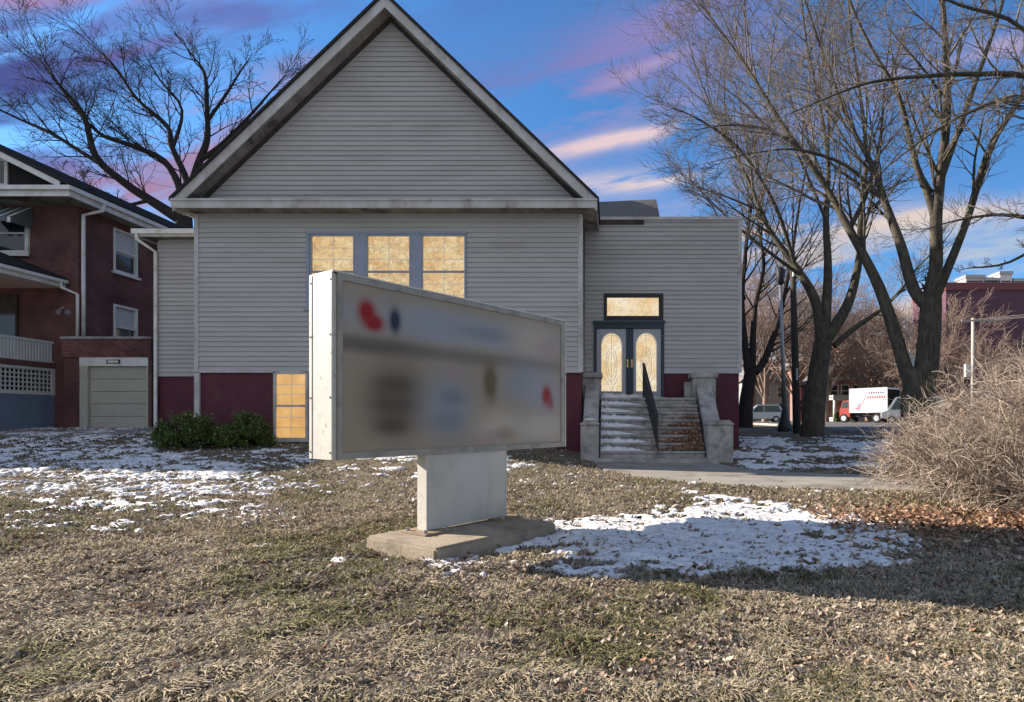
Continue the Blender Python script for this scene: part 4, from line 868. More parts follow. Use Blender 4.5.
tree('bare_tree', 'largest bare tree, twin stemmed, rising behind the tan brush', 'tree', pz(918, 17), [(917, 397, .60), (922, 370, .52)],
     [[(914, 392, .34), (906, 370, .30), (884, 300, .25), (866, 260, .20), (844, 220, .17), (824, 184, .13), (782, 124, .10), (752, 75, .07), (720, 30, .045), (690, -10, .02)],
      [(924, 385, .50), (929, 340, .46), (931, 300, .42)],
      [(931, 308, .30), (914, 290, .24), (901, 246, .20), (886, 205, .15), (872, 165, .12), (850, 124, .09), (824, 56, .06), (805, 0, .04), (790, -60, .02)],
      [(931, 305, .32), (936, 264, .27), (936, 220, .24), (940, 180, .20), (947, 112, .15), (945, 37, .11), (940, -30, .07), (936, -110, .03)],
      [(934, 300, .25), (945, 275, .20), (967, 220, .16), (989, 150, .13), (1019, 101, .10), (1050, 60, .06), (1080, 10, .03)],
      [(937, 225, .17), (928, 195, .15), (915, 161, .12), (899, 97, .09), (872, 49, .06), (850, 0, .04), (838, -60, .02)],
      [(940, 182, .14), (966, 109, .11), (1000, 11, .07), (1015, -50, .04), (1025, -110, .02)],
      [(850, 228, .12), (868, 190, .09), (880, 140, .06), (885, 80, .04), (892, 20, .02)],
      [(800, 150, .08), (770, 130, .06), (730, 125, .04), (695, 130, .02)], [(880, 195, .09), (845, 165, .07), (800, 150, .05), (760, 152, .03), (720, 160, .015)]],
     M['bark'], M['twig'], density=2.0, Lf=.36, group=GR, kids=(5, 6), up=.05, wig=.12, tmin=.3, depth_spread=.3, rscale=.68, minr=.0065)
tree('bare_tree', 'bare tree right of the frame whose long level limbs reach in over the brush', 'tree', pz(1140, 14), [(1140, 380, .42), (1135, 300, .38)],
     [[(1135, 300, .3), (1110, 180, .18), (1070, 100, .11), (1024, 76, .085), (980, 74, .075), (940, 75, .065), (872, 82, .045), (820, 101, .025), (780, 118, .012)],
      [(1135, 310, .26), (1100, 190, .16), (1060, 120, .10), (1024, 95, .07), (970, 112, .05), (929, 135, .035), (890, 165, .015)],
      [(1135, 320, .22), (1095, 250, .13), (1050, 222, .09), (1024, 217, .07), (992, 215, .05), (950, 222, .025), (920, 232, .01)],
      [(1120, 220, .16), (1080, 120, .1), (1024, 30, .06), (960, 5, .04), (900, -20, .02)], [(1135, 300, .25), (1150, 150, .18), (1160, 0, .1)],
      [(1060, 232, .06), (1010, 262, .04), (970, 268, .02)]],
     M['bark'], M['twig'], density=2.2, Lf=.20, group=GR, kids=(4, 5), up=.05, depth_spread=.15, minr=.005, rscale=.75)
tree('bare_tree', 'huge dark bare tree spreading its crown above the brick house roof', 'tree', pz(186, 38), [(186, 300, .8), (184, 215, .70)],
     [[(184, 222, .55), (167, 211, .50), (147, 198, .42), (126, 184, .38), (96, 157, .32), (84, 116, .24), (60, 86, .13), (38, 58, .03)],
      [(110, 170, .24), (75, 148, .18), (51, 133, .15), (17, 118, .11), (-20, 100, .05)],
      [(184, 215, .42), (181, 191, .36), (164, 161, .30), (130, 145, .23), (99, 133, .17), (68, 99, .11), (45, 60, .05)],
      [(186, 210, .40), (187, 182, .33), (172, 147, .27), (167, 126, .22), (137, 99, .16), (116, 68, .11), (99, 51, .05)],
      [(188, 200, .42), (198, 165, .34), (207, 140, .28), (207, 113, .22), (205, 75, .16), (192, 55, .08), (178, 36, .03)],
      [(200, 160, .28), (219, 147, .22), (246, 120, .15), (273, 89, .07), (285, 75, .03)], [(208, 120, .18), (225, 96, .13), (240, 72, .08), (252, 55, .03)],
      [(172, 150, .18), (182, 110, .13), (160, 80, .09), (145, 55, .04)], [(150, 200, .2), (120, 205, .14), (90, 190, .1), (60, 175, .05)]],
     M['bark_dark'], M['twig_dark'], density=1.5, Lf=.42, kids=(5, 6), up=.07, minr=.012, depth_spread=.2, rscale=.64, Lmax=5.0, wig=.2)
# far bare trees along the cross street
GF = 'bare trees beyond the street'
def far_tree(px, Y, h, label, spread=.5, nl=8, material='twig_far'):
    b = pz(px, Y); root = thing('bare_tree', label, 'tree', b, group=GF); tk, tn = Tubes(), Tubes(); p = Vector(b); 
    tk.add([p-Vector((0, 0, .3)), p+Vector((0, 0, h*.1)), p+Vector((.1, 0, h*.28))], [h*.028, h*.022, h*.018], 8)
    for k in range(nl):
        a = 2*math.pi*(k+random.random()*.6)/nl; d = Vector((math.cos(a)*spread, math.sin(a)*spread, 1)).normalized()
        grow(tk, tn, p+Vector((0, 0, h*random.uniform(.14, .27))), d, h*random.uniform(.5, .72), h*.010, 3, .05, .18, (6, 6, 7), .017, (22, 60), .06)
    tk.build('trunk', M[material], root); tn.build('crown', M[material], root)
far_tree(765, 70, 15, 'slender brown bare tree far off between the church wall and lamp post')
far_tree(826, 68, 15, 'brown bare tree far off behind the leaning trunk', .6)
far_tree(868, 72, 14, 'wide brown bare tree rising behind the box truck', .8)
far_tree(905, 66, 14, 'brown bare tree far off between the forked stems', .7)
far_tree(962, 56, 10, 'pale bushy bare tree in front of the maroon building', 1.0, 8)
far_tree(752, 74, 19, 'tall brown bare tree far off just right of the church wall', .5)
far_tree(795, 80, 20, 'tall brown bare tree far off behind the utility pole', .6)
far_tree(846, 84, 21, 'tall brown bare tree far off left of the apartment block', .7)
far_tree(890, 82, 19, 'tall brown bare tree far off behind the forked stems of the largest tree', .8)
far_tree(925, 62, 12, 'pale bare tree right of the forked stems, before the maroon wall', .9, 8)
far_tree(1030, 54, 6, 'low pale bare tree at the foot of the maroon building', 1.0, 7)

# ------------------------------------------------------------------ big bare shrub at right
def bare_shrub(cx_, cy_, rx, ry, h, label, n=420):
    root = thing('bare_shrub', label, 'shrub', (cx_, cy_, gz(cx_, cy_))); tw = Tubes(); z0 = gz(cx_, cy_)
    for i in range(n):
        a = random.uniform(0, 2*math.pi); r = math.sqrt(random.random()); bx, by = cx_+math.cos(a)*r*rx*.72, cy_+math.sin(a)*r*ry*.72
        out = Vector((math.cos(a)*r*1.1, math.sin(a)*r*1.1, 0)); d = (Vector((0, 0, 1)) + out*.75 + rv()*.35).normalized(); L = h*random.uniform(.75, 1.2)*(1.08-.45*r*r)
        p = Vector((bx, by, z0-.05)); pts = [p.copy()]; dirs = [d.copy()]; ns = 7
        for k in range(ns-1):
            d = (d + rv()*.16 + Vector((math.cos(a)*.10*r, math.sin(a)*.10*r, -.10*k/ns-.03*r))).normalized(); p = p+d*L/(ns-1); pts.append(p.copy()); dirs.append(d.copy())
        rr_ = random.random()**3
        tw.add(pts, [max((.006+.009*rr_)*(1-.75*k/(ns-1)), .0025) for k in range(ns)], 4)
        for k in range(random.randint(9, 15)):
            j = random.randint(1, ns-1); q = pts[j].lerp(pts[min(j+1, ns-1)], random.random()); nd = (dirs[j]*.7+rv()*.95).normalized(); l = random.uniform(.18, .55)
            t = [q]; e = nd.copy()
            for _ in range(3): e = (e+rv()*.28+Vector((0, 0, .02))).normalized(); t.append(t[-1]+e*l/3)
            tw.add(t, [.0042, .0036, .0028, .0018], 3)
            for kk in range(2):
                e2 = (e+rv()*.9).normalized(); qq = t[random.randint(1, 2)]; m1 = qq+e2*l*.28; tw.add([qq, m1, m1+(e2+rv()*.4).normalized()*l*.25], [.003, .0025, .0016], 3)
    tw.build('branches', M['twig_bush'], root, tint=True)
bare_shrub(6.75, 8.2, 2.6, 1.5, 1.82, 'wide tangle of tan leafless brush spilling from the right edge of the lawn', 1150)

# ------------------------------------------------------------------ evergreen shrubs at the church wall
def leaf_shrub(px, Y, rx, h, label, n=9000):
    x0 = (px-CX)/F*Y; z0 = gz(x0, Y); root = thing('evergreen_shrub', label, 'shrub', (x0, Y, z0), group='evergreen shrubs at the church wall')
    st = Tubes()
    for k in range(40):
        a = random.uniform(0, 6.28); e = Vector((math.cos(a)*rx*random.uniform(.2, .8), math.sin(a)*rx*.7*random.uniform(.2, .8), h*random.uniform(.6, 1.0))); p = Vector((x0, Y, z0-.05))
        st.add([p, p+e*.5+rv()*.05, p+e], [.018, .012, .006], 4)
    st.build('stems', M['bark_dark'], root)
    cl = [(random.uniform(0, 6.28), math.acos(random.uniform(-.1, 1)), random.uniform(.72, 1.06)) for _ in range(110)]
    V = []; Fc = []; tn = []
    for i in range(n):
        a, th, rr = cl[random.randrange(len(cl))]; q = Vector((math.sin(th)*math.cos(a)*rx*rr, math.sin(th)*math.sin(a)*rx*.75*rr, .06+math.cos(th)*h*.93*rr)); q *= random.uniform(.72, 1.0)
        q += rv()*random.uniform(.02, .13); q.z = max(q.z, .02); c = Vector((x0, Y, z0))+q; d = (q.normalized()*.6+Vector((0, 0, .75))+rv()*.7).normalized(); s = d.cross(rv()).normalized()
        L = random.uniform(.035, .075); w = L*.36; b = len(V); V += [c, c+d*L*.5+s*w, c+d*L, c+d*L*.5-s*w]; Fc.append((b, b+1, b+2, b+3)); t = min(1, max(0, random.gauss(.42, .22)+(.18 if random.random() < .15 else 0))); tn += [t]*4
    link_mesh('foliage', np.array([v[:] for v in V]), np.array(Fc), M['shrub_leaf'], root, tint=tn)
leaf_shrub(186, 16.1, .83, .98, 'round green shrub at the church corner beside the downspout', 11000)
leaf_shrub(245, 16.2, .76, .90, 'round green shrub next to the lit basement window', 10000)

# ------------------------------------------------------------------ poles, lamp, street sign
x, y, z = pz(784.5, 27)
lp = thing('street_lamp', 'slim dark lamp post with flared base between two bare trees', 'street lamp', (x, y, z))
mb = MB().tube([(x, y, z-.1), (x, y, z+.25), (x, y, z+.6), (x, y, z+.85), (x, y, z+1.1)], [.33, .32, .2, .15, .1], 12); mb.build('base', M['iron'], lp, smooth=True)
MB().tube([(x, y, z+1.05), (x-.1, y, z+4), (x-.18, y, z+6.6)], [.11, .085, .065], 10).build('post', M['galv'], lp, smooth=True)
mb = MB().tube([(x-.18, y, z+6.6), (x-.18, y, z+6.75), (x-.18, y, z+7.25), (x-.18, y, z+7.4)], [.1, .16, .22, .06], 10); mb.build('lantern', M['iron'], lp, smooth=True)
x, y, z = pz(797, 25)
up = thing('utility_pole', 'dark wooden utility pole beside the leaning tree trunk', 'utility pole', (x, y, z))
MB().tube([(x, y, z-.2), (x-.1, y, z+4), (x-.2, y, z+7.6)], [.17, .145, .11], 12).build('pole', M['wood_pole'], up, smooth=True)
for zz in (2.2, 6.5): MB().tube([(x-.06*zz/2, y-.19, z+zz), (x-.06*zz/2, y-.19, z+zz+.5)], .05, 8).build('cable_clamp', M['galv'], up)
x, y, z = pz(973, 48)
up2 = thing('utility_pole', 'pale far utility pole with crossarm before the maroon building', 'utility pole', (x, y, z))
MB().tube([(x, y, z-.2), (x, y, 9.3)], [.17, .12], 10).build('pole', M['pole_pale'], up2, smooth=True)
B(x-1.0, x+2.2, y-.2, y-.13, 9.0, 9.14).build('crossarm', M['pole_pale'], up2)
B(x-.75, x-.3, y-.3, y-.05, 4.6, 5.6).build('transformer', M['white'], up2)
x, y, z = pz(910, 26)
ss = thing('road_sign', 'blank grey back of a road sign between the forked tree stems', 'road sign', (x, y, z))
MB().tube([(x, y, z-.2), (x, y, 4.2)], .035, 8).build('post', M['galv'], ss)
oc = [(x+.42*math.cos(R(22.5+45*k)), 3.4+.62*math.sin(R(22.5+45*k))) for k in range(8)]
MB().prism(oc, y-.045, y-.036).build('plate', M['galv'], ss)

# wires from the far pole
for k, (dz_, sag) in enumerate(((9.2, .3), (9.05, .55), (8.9, .8))):
    a = Vector((pz(973, 48)[0]+(k-.2)*.9, 47.85, 9.15)); b = Vector((62, 40, 12.5+k*.3)); pts = []
    for i in range(9):
        t = i/8; q = a.lerp(b, t); q.z -= sag*4*t*(1-t); pts.append(q)
    tag(MB().tube(pts, .022, 4).build('power_line', M['pole_pale']), 'thin pale power line sagging right from the far utility pole crossarm', 'wire', 'power lines at the far pole')

# ------------------------------------------------------------------ vehicles
def wheel(parent, x, y, r=.36, w=.24):
    s = 1 if y > 0 else -1
    t = MB().tube([(x, y-w/2, r), (x, y+w/2, r)], r, 18).build('wheel', M['tyre'], parent)
    MB().tube([(x, y+s*w/2, r), (x, y+s*(w/2+.015), r)], r*.58, 14).build('rim', M['rim'], t)
x, y, z = pz(867, 57)
tk = thing('box_truck', 'white box truck with red cab parked across the street', 'truck', (x, y, z+.02), R(180-54), local=True)
# local +X is the nose, local +Y is the side facing the church after rotation
B(-2.6, 1.15, -1.08, 1.08, .95, 3.2).build('cargo_box', M['white_paint_v'], tk, bevel=.02)
mb = MB()
for zz in (.93, 3.17): mb.box(-2.63, 1.18, -1.1, 1.1, zz, zz+.06)
for xx in (-2.63, 1.12):
    for yy in (-1.1, 1.04): mb.box(xx, xx+.06, yy, yy+.06, .95, 3.2)
mb.build('box_edge_rail', M['galv'], tk)
B(-2.66, -2.6, -.98, .98, 1.05, 3.05).build('rear_opening', M['void'], tk)
mb = MB(); mb.prism([(1.2, .5), (2.35, .5), (2.35, 1.25), (2.25, 1.4), (2.02, 2.1), (1.2, 2.15)], -.9, .9); cab = mb.build('cab', M['red_paint'], tk, bevel=.04)
for s in (-1, 1): MB().prism([(1.35, 1.4), (2.15, 1.4), (1.95, 2.0), (1.35, 2.02)], s*.905-.006, s*.905+.006).build('side_window', M['glass_dark'], cab)
MB().add([(2.255, -.8, 1.43), (2.255, .8, 1.43), (2.045, .75, 2.07), (2.045, -.75, 2.07)], [(0, 1, 2, 3)]).build('windscreen', M['glass_dark'], cab)
B(-2.5, 2.4, -.5, .5, .55, .8).build('chassis', M['iron'], tk); B(-2.75, -2.6, -1.0, 1.0, .5, .65).build('rear_bumper', M['iron'], tk)
for s in (-1, 1): wheel(tk, 1.85, s*.83, .42); wheel(tk, -1.5, s*.85, .42)
for s in (-1, 1): B(-2.68, -2.6, s*.95-.08, s*.95+.08, .8, 1.0).build('tail_light', M['lamp_red'], tk)
for s in (-1, 1):
    yy = s*1.083
    g = MB()
    for (a, b, c, d) in ((-.55, .95, 2.72, 2.9), ): 
        for k in range(9): g.box(-2.35+1.55*k/9, -2.35+1.55*(k+.75)/9, yy-.003, yy+.003, 2.66, 2.86)
    g.build('lettering', M['text_navy'], tk)
    g = MB()
    for k in range(8): g.box(-2.45+1.85*k/8, -2.45+1.85*(k+.8)/8, yy-.003, yy+.003, 2.22, 2.46)
    g.bar((-.55, yy, 2.35), (.25, yy, 1.3), .006, .10); g.bar((.2, yy, 1.32), (.9, yy, 1.3), .006, .1); g.build('red_lettering', M['text_red'], tk)
    g = MB()
    for r_ in range(3): g.box(-2.3, -.8, yy-.003, yy+.003, 1.9-.2*r_, 1.96-.2*r_)
    g.prism([(-.1, 1.1), (.5, 1.1), (.3, 1.9), (.05, 1.9)], yy-.002, yy+.002); g.build('faint_print', M['blue_trim'], tk)
def car(name, label, px, Y, rz, paint, tall=1.5, L=4.5, van=False):
    x, y, z = pz(px, Y); c = thing(name, label, 'van' if van else 'car', (x, y, z+.02), rz, local=True); h = L/2; w = .88
    prof = [(-h, .35), (h, .35), (h, .75), (h-.15, .92), (h-1.25, 1.0), (h-2.0, tall), (-h+.55, tall), (-h+.06, 1.0)] if not van else [(-h, .4), (h, .4), (h, .95), (h-.5, 1.15), (h-1.2, tall-.05), (h-1.5, tall), (-h+.12, tall), (-h, 1.1)]
    b = MB().prism(prof, -w, w).build('body', paint, c, bevel=.05)
    t0 = 1.02 if not van else 1.2
    wp = [(h-1.4, t0), (h-2.02, tall-.1), (-h+.65, tall-.1), (-h+.3, t0)] if not van else [(h-.75, t0), (h-1.3, tall-.15), (-h+.35, tall-.15), (-h+.25, t0)]
    for s in (-1, 1):
        MB().prism(wp, s*(w+.003)-.006, s*(w+.003)+.006).build('side_glass', M['glass_dark'], b)
        for xx in ((-.3, .75) if not van else (-.4, .6)): B(xx-.04, xx+.04, s*(w+.012)-.004, s*(w+.012)+.004, t0, tall-.1).build('pillar', paint, b)
    for xx in (-h+.85, h-.85):
        for s in (-1, 1): wheel(c, xx, s*(w-.08), .33, .2)
    for s in (-1, 1): B(h-.03, h+.012, s*.6-.16, s*.6+.16, .68, .82).build('headlight', M['white_paint_v'], c); B(-h-.012, -h+.03, s*.65-.12, s*.65+.12, .75, .95).build('tail_light', M['lamp_red'], c)
    return c
car('parked_van', 'silver van parked to the right of the box truck', 911, 54, R(180-20), M['silver_paint'], 2.35, 5.0, True)
car('parked_car', 'silver estate car parked beyond the lamp post', 760, 60, R(172), M['silver_paint'], 1.75, 4.6)

# ------------------------------------------------------------------ far buildings
def far_windows(parent, x0, x1, z0, z1, y, nxw, nzw, w, h, pane='glass_dark', frame='pale_wall'):
    for i in range(nxw):
        for j in range(nzw):
            a = x0+(x1-x0)*(i+.5)/nxw-w/2; b = z0+(z1-z0)*(j+.5)/nzw-h/2
            f = MB(); f.box(a-.1, a, y-.06, y+.02, b-.1, b+h+.1); f.box(a+w, a+w+.1, y-.06, y+.02, b-.1, b+h+.1); f.box(a, a+w, y-.057, y+.02, b-.1, b); f.box(a, a+w, y-.057, y+.02, b+h, b+h+.1); f.box(a, a+w, y-.05, y+.0, b+h/2-.04, b+h/2+.04)
            o = f.build('window', M[frame], parent); B(a, a+w, y-.03, y-.01, b, b+h).build('pane', M[pane], o)
def fxx(px, Y): return (px-CX)/F*Y
ap = thing('apartment_block', 'reddish brick apartment block behind the box truck', 'building', (36, 92, 1))
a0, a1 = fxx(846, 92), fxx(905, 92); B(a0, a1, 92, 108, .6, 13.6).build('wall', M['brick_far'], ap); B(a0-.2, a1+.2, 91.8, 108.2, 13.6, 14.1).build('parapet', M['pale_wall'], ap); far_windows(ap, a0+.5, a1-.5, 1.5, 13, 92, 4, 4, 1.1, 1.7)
ph = thing('porch_house', 'pale columned porch house across the street left of the truck', 'house', (27, 76, 1))
a0, a1 = fxx(826, 78), fxx(864, 78); B(a0, a1, 78, 88, .6, 6.2).build('wall', M['brick_far'], ph); MB().prism([(a0-.4, 6.2), (a1+.4, 6.2), ((a0+a1)/2, 9.2)], 77.6, 88.4).build('roof', M['roof_grey'], ph); far_windows(ph, a0+.3, a1-.3, 3.9, 6.0, 78, 3, 1, .9, 1.4)
B(a0, a1, 75.5, 78, 3.7, 4.3).build('porch_roof', M['pale_wall'], ph); B(a0, a1, 75.5, 78, .6, 1.5).build('porch_floor', M['pale_wall'], ph)
for k in range(4): xx = a0+.3+(a1-a0-.6)*k/3; MB().tube([(xx, 75.8, 1.5), (xx, 75.8, 3.7)], .2, 10).build('column', M['white'], ph, smooth=True)
gh = thing('far_house', 'grey boarded house beyond the parked car', 'house', (20, 84, 1))
a0, a1 = fxx(742, 84), fxx(790, 84); B(a0, a1, 84, 94, .6, 6.5).build('wall', M['grey_wall'], gh); MB().prism([(a0-.4, 6.5), (a1+.4, 6.5), ((a0+a1)/2, 9.8)], 83.5, 94.5).build('roof', M['roof_grey'], gh); far_windows(gh, a0+.3, a1-.3, 1.6, 6.2, 84, 3, 2, .9, 1.4)
th = thing('far_house', 'tan brick house standing behind the leaning trunk', 'house', (29, 95, 1))
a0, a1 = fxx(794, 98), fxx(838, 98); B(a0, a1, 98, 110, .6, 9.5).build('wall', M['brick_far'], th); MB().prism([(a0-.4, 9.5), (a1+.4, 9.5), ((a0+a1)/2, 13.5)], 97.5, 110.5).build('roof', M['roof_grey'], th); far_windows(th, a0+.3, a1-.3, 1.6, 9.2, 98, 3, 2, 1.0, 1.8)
mw = thing('warehouse', 'long maroon windowless building at the right edge', 'building', (42, 64, 1))
a0, a1 = fxx(946, 64), 70.0; B(a0, a1, 64, 71, .5, 15.0).build('wall', M['maroon_far'], mw); B(a0-.1, a1+.1, 63.88, 71.1, 15.0, 15.8).build('coping', M['maroon_cap'], mw); B(a0+.5, a1, 63.9, 63.998, 7.4, 7.9).build('band', M['maroon_cap'], mw)
for k, (pa, pb, zt, mt) in enumerate(((966, 984, 17.6, 'pale_wall'), (985, 999, 17.3, 'grey_wall'), (1000, 1012, 18.0, 'white'), (1014, 1034, 17.2, 'pale_wall'))):
    lab = ['pale louvred roof unit, leftmost on the maroon building', 'grey roof unit second on the maroon building', 'tall white capped roof unit on the maroon building', 'pale roof unit rightmost on the maroon building'][k]
    xa, xb = fxx(pa, 68), fxx(pb, 68); u = thing('rooftop_unit', lab, 'roof unit', ((xa+xb)/2, 69, 15.8), group='rooftop units on the maroon building')
    B(xa, xb, 68, 70, 15.81, zt-.35).build('housing', M[mt], u); B(xa-.1, xb+.1, 67.9, 70.1, zt-.35, zt).build('hood', M['galv'], u)
    lv = MB()
    for j in range(4): lv.box(xa+.15, xb-.15, 67.97, 67.995, 15.95+j*.28, 16.09+j*.28)
    lv.build('louvre', M['iron'], u)
# clipped hedge before the porch house
def hedge(px0, px1, Y, h, label):
    xa, xb = fxx(px0, Y), fxx(px1, Y); z0 = gz(xa, Y); n = 2200; V = []; Fc = []; tn = []
    for i in range(n):
        c = Vector((random.uniform(xa, xb), Y+random.uniform(-.5, .5), z0+random.random()**.6*h)); d = rv(); s = d.cross(rv()).normalized(); L = .22; b = len(V)
        V += [c, c+d*L*.5+s*L*.35, c+d*L, c+d*L*.5-s*L*.35]; Fc.append((b, b+1, b+2, b+3)); tn += [random.random()*.8]*4
    o = link_mesh('hedge', np.array([v[:] for v in V]), np.array(Fc), M['shrub_leaf'], None, tint=tn); tag(o, label, 'hedge')
hedge(836, 848, 72, 1.0, 'low dark clipped hedge before the columned porch house')

# ------------------------------------------------------------------ snow, fallen leaves, dry grass
SLAB_C = np.array([sc_.x, sc_.y]); ca_, sa_ = math.cos(SA), math.sin(SA)
def blocked(x, y):
    lx = (x-SLAB_C[0])*ca_+(y-SLAB_C[1])*sa_; ly = -(x-SLAB_C[0])*sa_+(y-SLAB_C[1])*ca_
    b = (lx > -.96) & (lx < .59) & (ly > -.77) & (ly < .20)
    b |= (x > -12.0) & (x < -.8) & (y > 16.98); b |= (x > -.9) & (x < 4.1) & (y > 18.4); b |= (x > -1.15) & (x < 3.35) & (y > 15.45); b |= (x < -11.7) & (x > -14.4) & (y > 18.95)
    b |= (x > 10.1)
    return b
def polyworld(pl):
    out = []
    for px, py in pl:
        Y = 5.0
        for _ in range(30): Y = (CAMH-gz((px-CX)/F*Y, Y))*F/max(py-HY, 1.0)
        out.append(((px-CX)/F*Y, Y))
    return out
SH = polyworld([(470, 562), (520, 536), (560, 524), (640, 519), (690, 508), (712, 498), (735, 500), (800, 512), (905, 522), (935, 545), (900, 572), (840, 575), (800, 585), (700, 584), (640, 578), (600, 582), (570, 573), (585, 560), (545, 545), (520, 552)])
def snowfield(x, y):
    """thickness of old snow, positive where it lies"""
    px = CX+F*x/y; g = ground_base(x, y)
    n1 = fbm(x*.9, y*1.1, 40, 5); n2 = fbm(x*3.2, y*3.6, 51, 4); n3 = fbm(x*9, y*9, 77, 2)
    t = np.full(x.shape, -1.0)
    # patch lying in the sign's shade
    ins = inpoly(x, y, SH); d = polydist(x, y, SH); sd = np.where(ins, d, -d)
    edge = np.clip(sd/.45, -1.5, 1.0)
    right = sstep(1.2, 3.2, x+(5.5-y)*.6)
    t = np.maximum(t, edge*.58+.17+(n2-.5)*1.8+(n3-.5)*1.7-.50*right - .34*sstep(4.8, 4.0, y))
    # left yard
    L = sstep(-2.8, -5.2, x+ (y-8)*.35) * sstep(4.9, 6.6, y)
    far = sstep(8, 12, y)
    t = np.maximum(t, L*(1.0+.08*far)-1.0 + (n1-.70)*1.6+(n2-.5)*1.8+(n3-.5)*2.1 -.10*sstep(11, 13.5, y) + .22*sstep(-6, -11, x) -.04*sstep(8.5,6.5,y) - .30*sstep(13.5, 15.5, y)*sstep(-13.5,-11,x))
    # strip in the church's shade, left of the sign post
    S = sstep(9.2, 11.5, y)*sstep(-.8, -2.2, x)*sstep(16.9, 15.5, y); t = np.maximum(t, S-1.0+(n1-.60)*1.6+(n2-.5)*1.1)
    # before the steps, thin
    # lawn right of the entrance wing
    Rr = ((x > 3.3) & (x < 10.1) & (y > 13.6)).astype(float)*sstep(13.4, 14.2, y-.12*(x-3.5))*sstep(27, 20, y); t = np.maximum(t, Rr-1.0+(n1-.43)*1.5+(n2-.5)*1.0+(n3-.5)*.9)
    # drive edge by the brick house
    D = sstep(17.2, 18.2, y)*sstep(-11.5, -14, x)*sstep(21.4, 20.6, y); t = np.maximum(t, D-1.0+(n1-.60)*2.0+(n2-.5)*1.2+(n3-.5)*.8)
    # loose scraps on the lawn
    sc = sstep(3.2, 3.6, y)*sstep(9, 6, y)
    t = np.maximum(t, (n1-.80)*2.5+(n2-.62)*1.2-.03)
    t = np.where(blocked(x, y) | inpoly(x, y, PPOLY), -1, t)
    return t
# perspective-graded grid so that near patches have fine edges
sy_ = 1.0/np.concatenate([np.linspace(1/2.4, 1/9.0, 420, endpoint=False), np.linspace(1/9.0, 1/28.0, 520)]); ang = np.linspace(-1.03, .52, 1100)
SXg = ang[None, :]*sy_[:, None]; SYg = np.broadcast_to(sy_[:, None], SXg.shape)
TS = snowfield(SXg, SYg)
SZ = ground(SXg, SYg)+np.clip(TS, -.2, .35)*.08+np.where(TS > 0, .008, -.01)+(fbm(SXg*14, SYg*14, 5, 2)-.5)*.015
vid = np.arange(SXg.size).reshape(SXg.shape)
q = np.stack([vid[:-1, :-1], vid[:-1, 1:], vid[1:, 1:], vid[1:, :-1]], -1); keep = (np.stack([TS[:-1, :-1], TS[:-1, 1:], TS[1:, 1:], TS[1:, :-1]], -1) > -.02).sum(-1) >= 3
q = q[keep]; used, inv = np.unique(q, return_inverse=True)
sv = np.stack([SXg, SYg, SZ], -1).reshape(-1, 3)[used]
snow = link_mesh('snow_patches', sv, inv.reshape(q.shape)[:, ::1], M['snow'], smooth=True); tag(snow, 'thin old snow lying in torn patches over the lawn', 'snow', kind='stuff')

def scatter(n, ymin, ymax, power, xa=-1.16, xb=.95):
    """points denser near the viewer: roughly even on the picture"""
    u = rng.random(n); a, b = ymin**(-power), ymax**(-power); y = (a+(b-a)*u)**(-1/power); x = y*(xa+(xb-xa)*rng.random(n)); return x, y
def leaf_mesh(name, x, y, z, size, tint, material, curl=.5, flat=.5):
    n = len(x); th = rng.random(n)*2*np.pi; tilt = (rng.random(n)-.5)*2*flat*1.6; roll = (rng.random(n)-.5)*2*flat*1.6
    # six-vertex leaf: folded along the midrib and curled
    L = size; w = size*(.32+.25*rng.random(n)); c = curl*size*(.15+.5*rng.random(n))
    base = np.zeros((n, 6, 3))
    base[:, 0] = np.stack([-L*.5, 0*L, c*.2], -1); base[:, 1] = np.stack([-L*.08, w*.5, c*.9], -1); base[:, 2] = np.stack([-L*.05, -w*.5, c*.75], -1)
    base[:, 3] = np.stack([0*L, 0*L, 0*L], -1); base[:, 4] = np.stack([L*.5, w*.12, c], -1); base[:, 5] = np.stack([L*.42, -w*.16, c*.8], -1)
    ct, st_ = np.cos(tilt), np.sin(tilt); X = base[..., 0]*ct[:, None]+base[..., 2]*st_[:, None]; Z = -base[..., 0]*st_[:, None]+base[..., 2]*ct[:, None]; Yv = base[..., 1]
    cr, sr = np.cos(roll), np.sin(roll); Y2 = Yv*cr[:, None]-Z*sr[:, None]; Z2 = Yv*sr[:, None]+Z*cr[:, None]
    c2, s2 = np.cos(th), np.sin(th); X3 = X*c2[:, None]-Y2*s2[:, None]; Y3 = X*s2[:, None]+Y2*c2[:, None]
    Zm = Z2.min(axis=1, keepdims=True)
    V = np.stack([X3+x[:, None], Y3+y[:, None], Z2-Zm*.75+z[:, None]], -1).reshape(-1, 3)
    o = np.arange(n)[:, None, None]*6; tri = np.array([[0, 3, 1], [0, 2, 3], [1, 3, 4], [3, 2, 5], [3, 5, 4]])[None]+o
    return link_mesh(name, V, tri.reshape(-1, 3), material, smooth=False, tint=np.repeat(tint, 6))
n = 175000
lx, ly = scatter(n, 2.45, 17.0, 1.15)
clump = fbm(lx*1.3, ly*1.3, 91, 4); keep = ~blocked(lx, ly) & (rng.random(n) < .25+1.5*np.clip(clump-.33, 0, 1)*2)
inp = inpoly(lx, ly, PPOLY); keep &= ~inp | (rng.random(n) < .03)
sn = snowfield(lx, ly) > .02; keep &= ~sn | (rng.random(n) < np.where(lx > -1, .13, .30))
lx, ly = lx[keep], ly[keep]; lz = ground(lx, ly)+np.where(sn[keep], .025, .006)
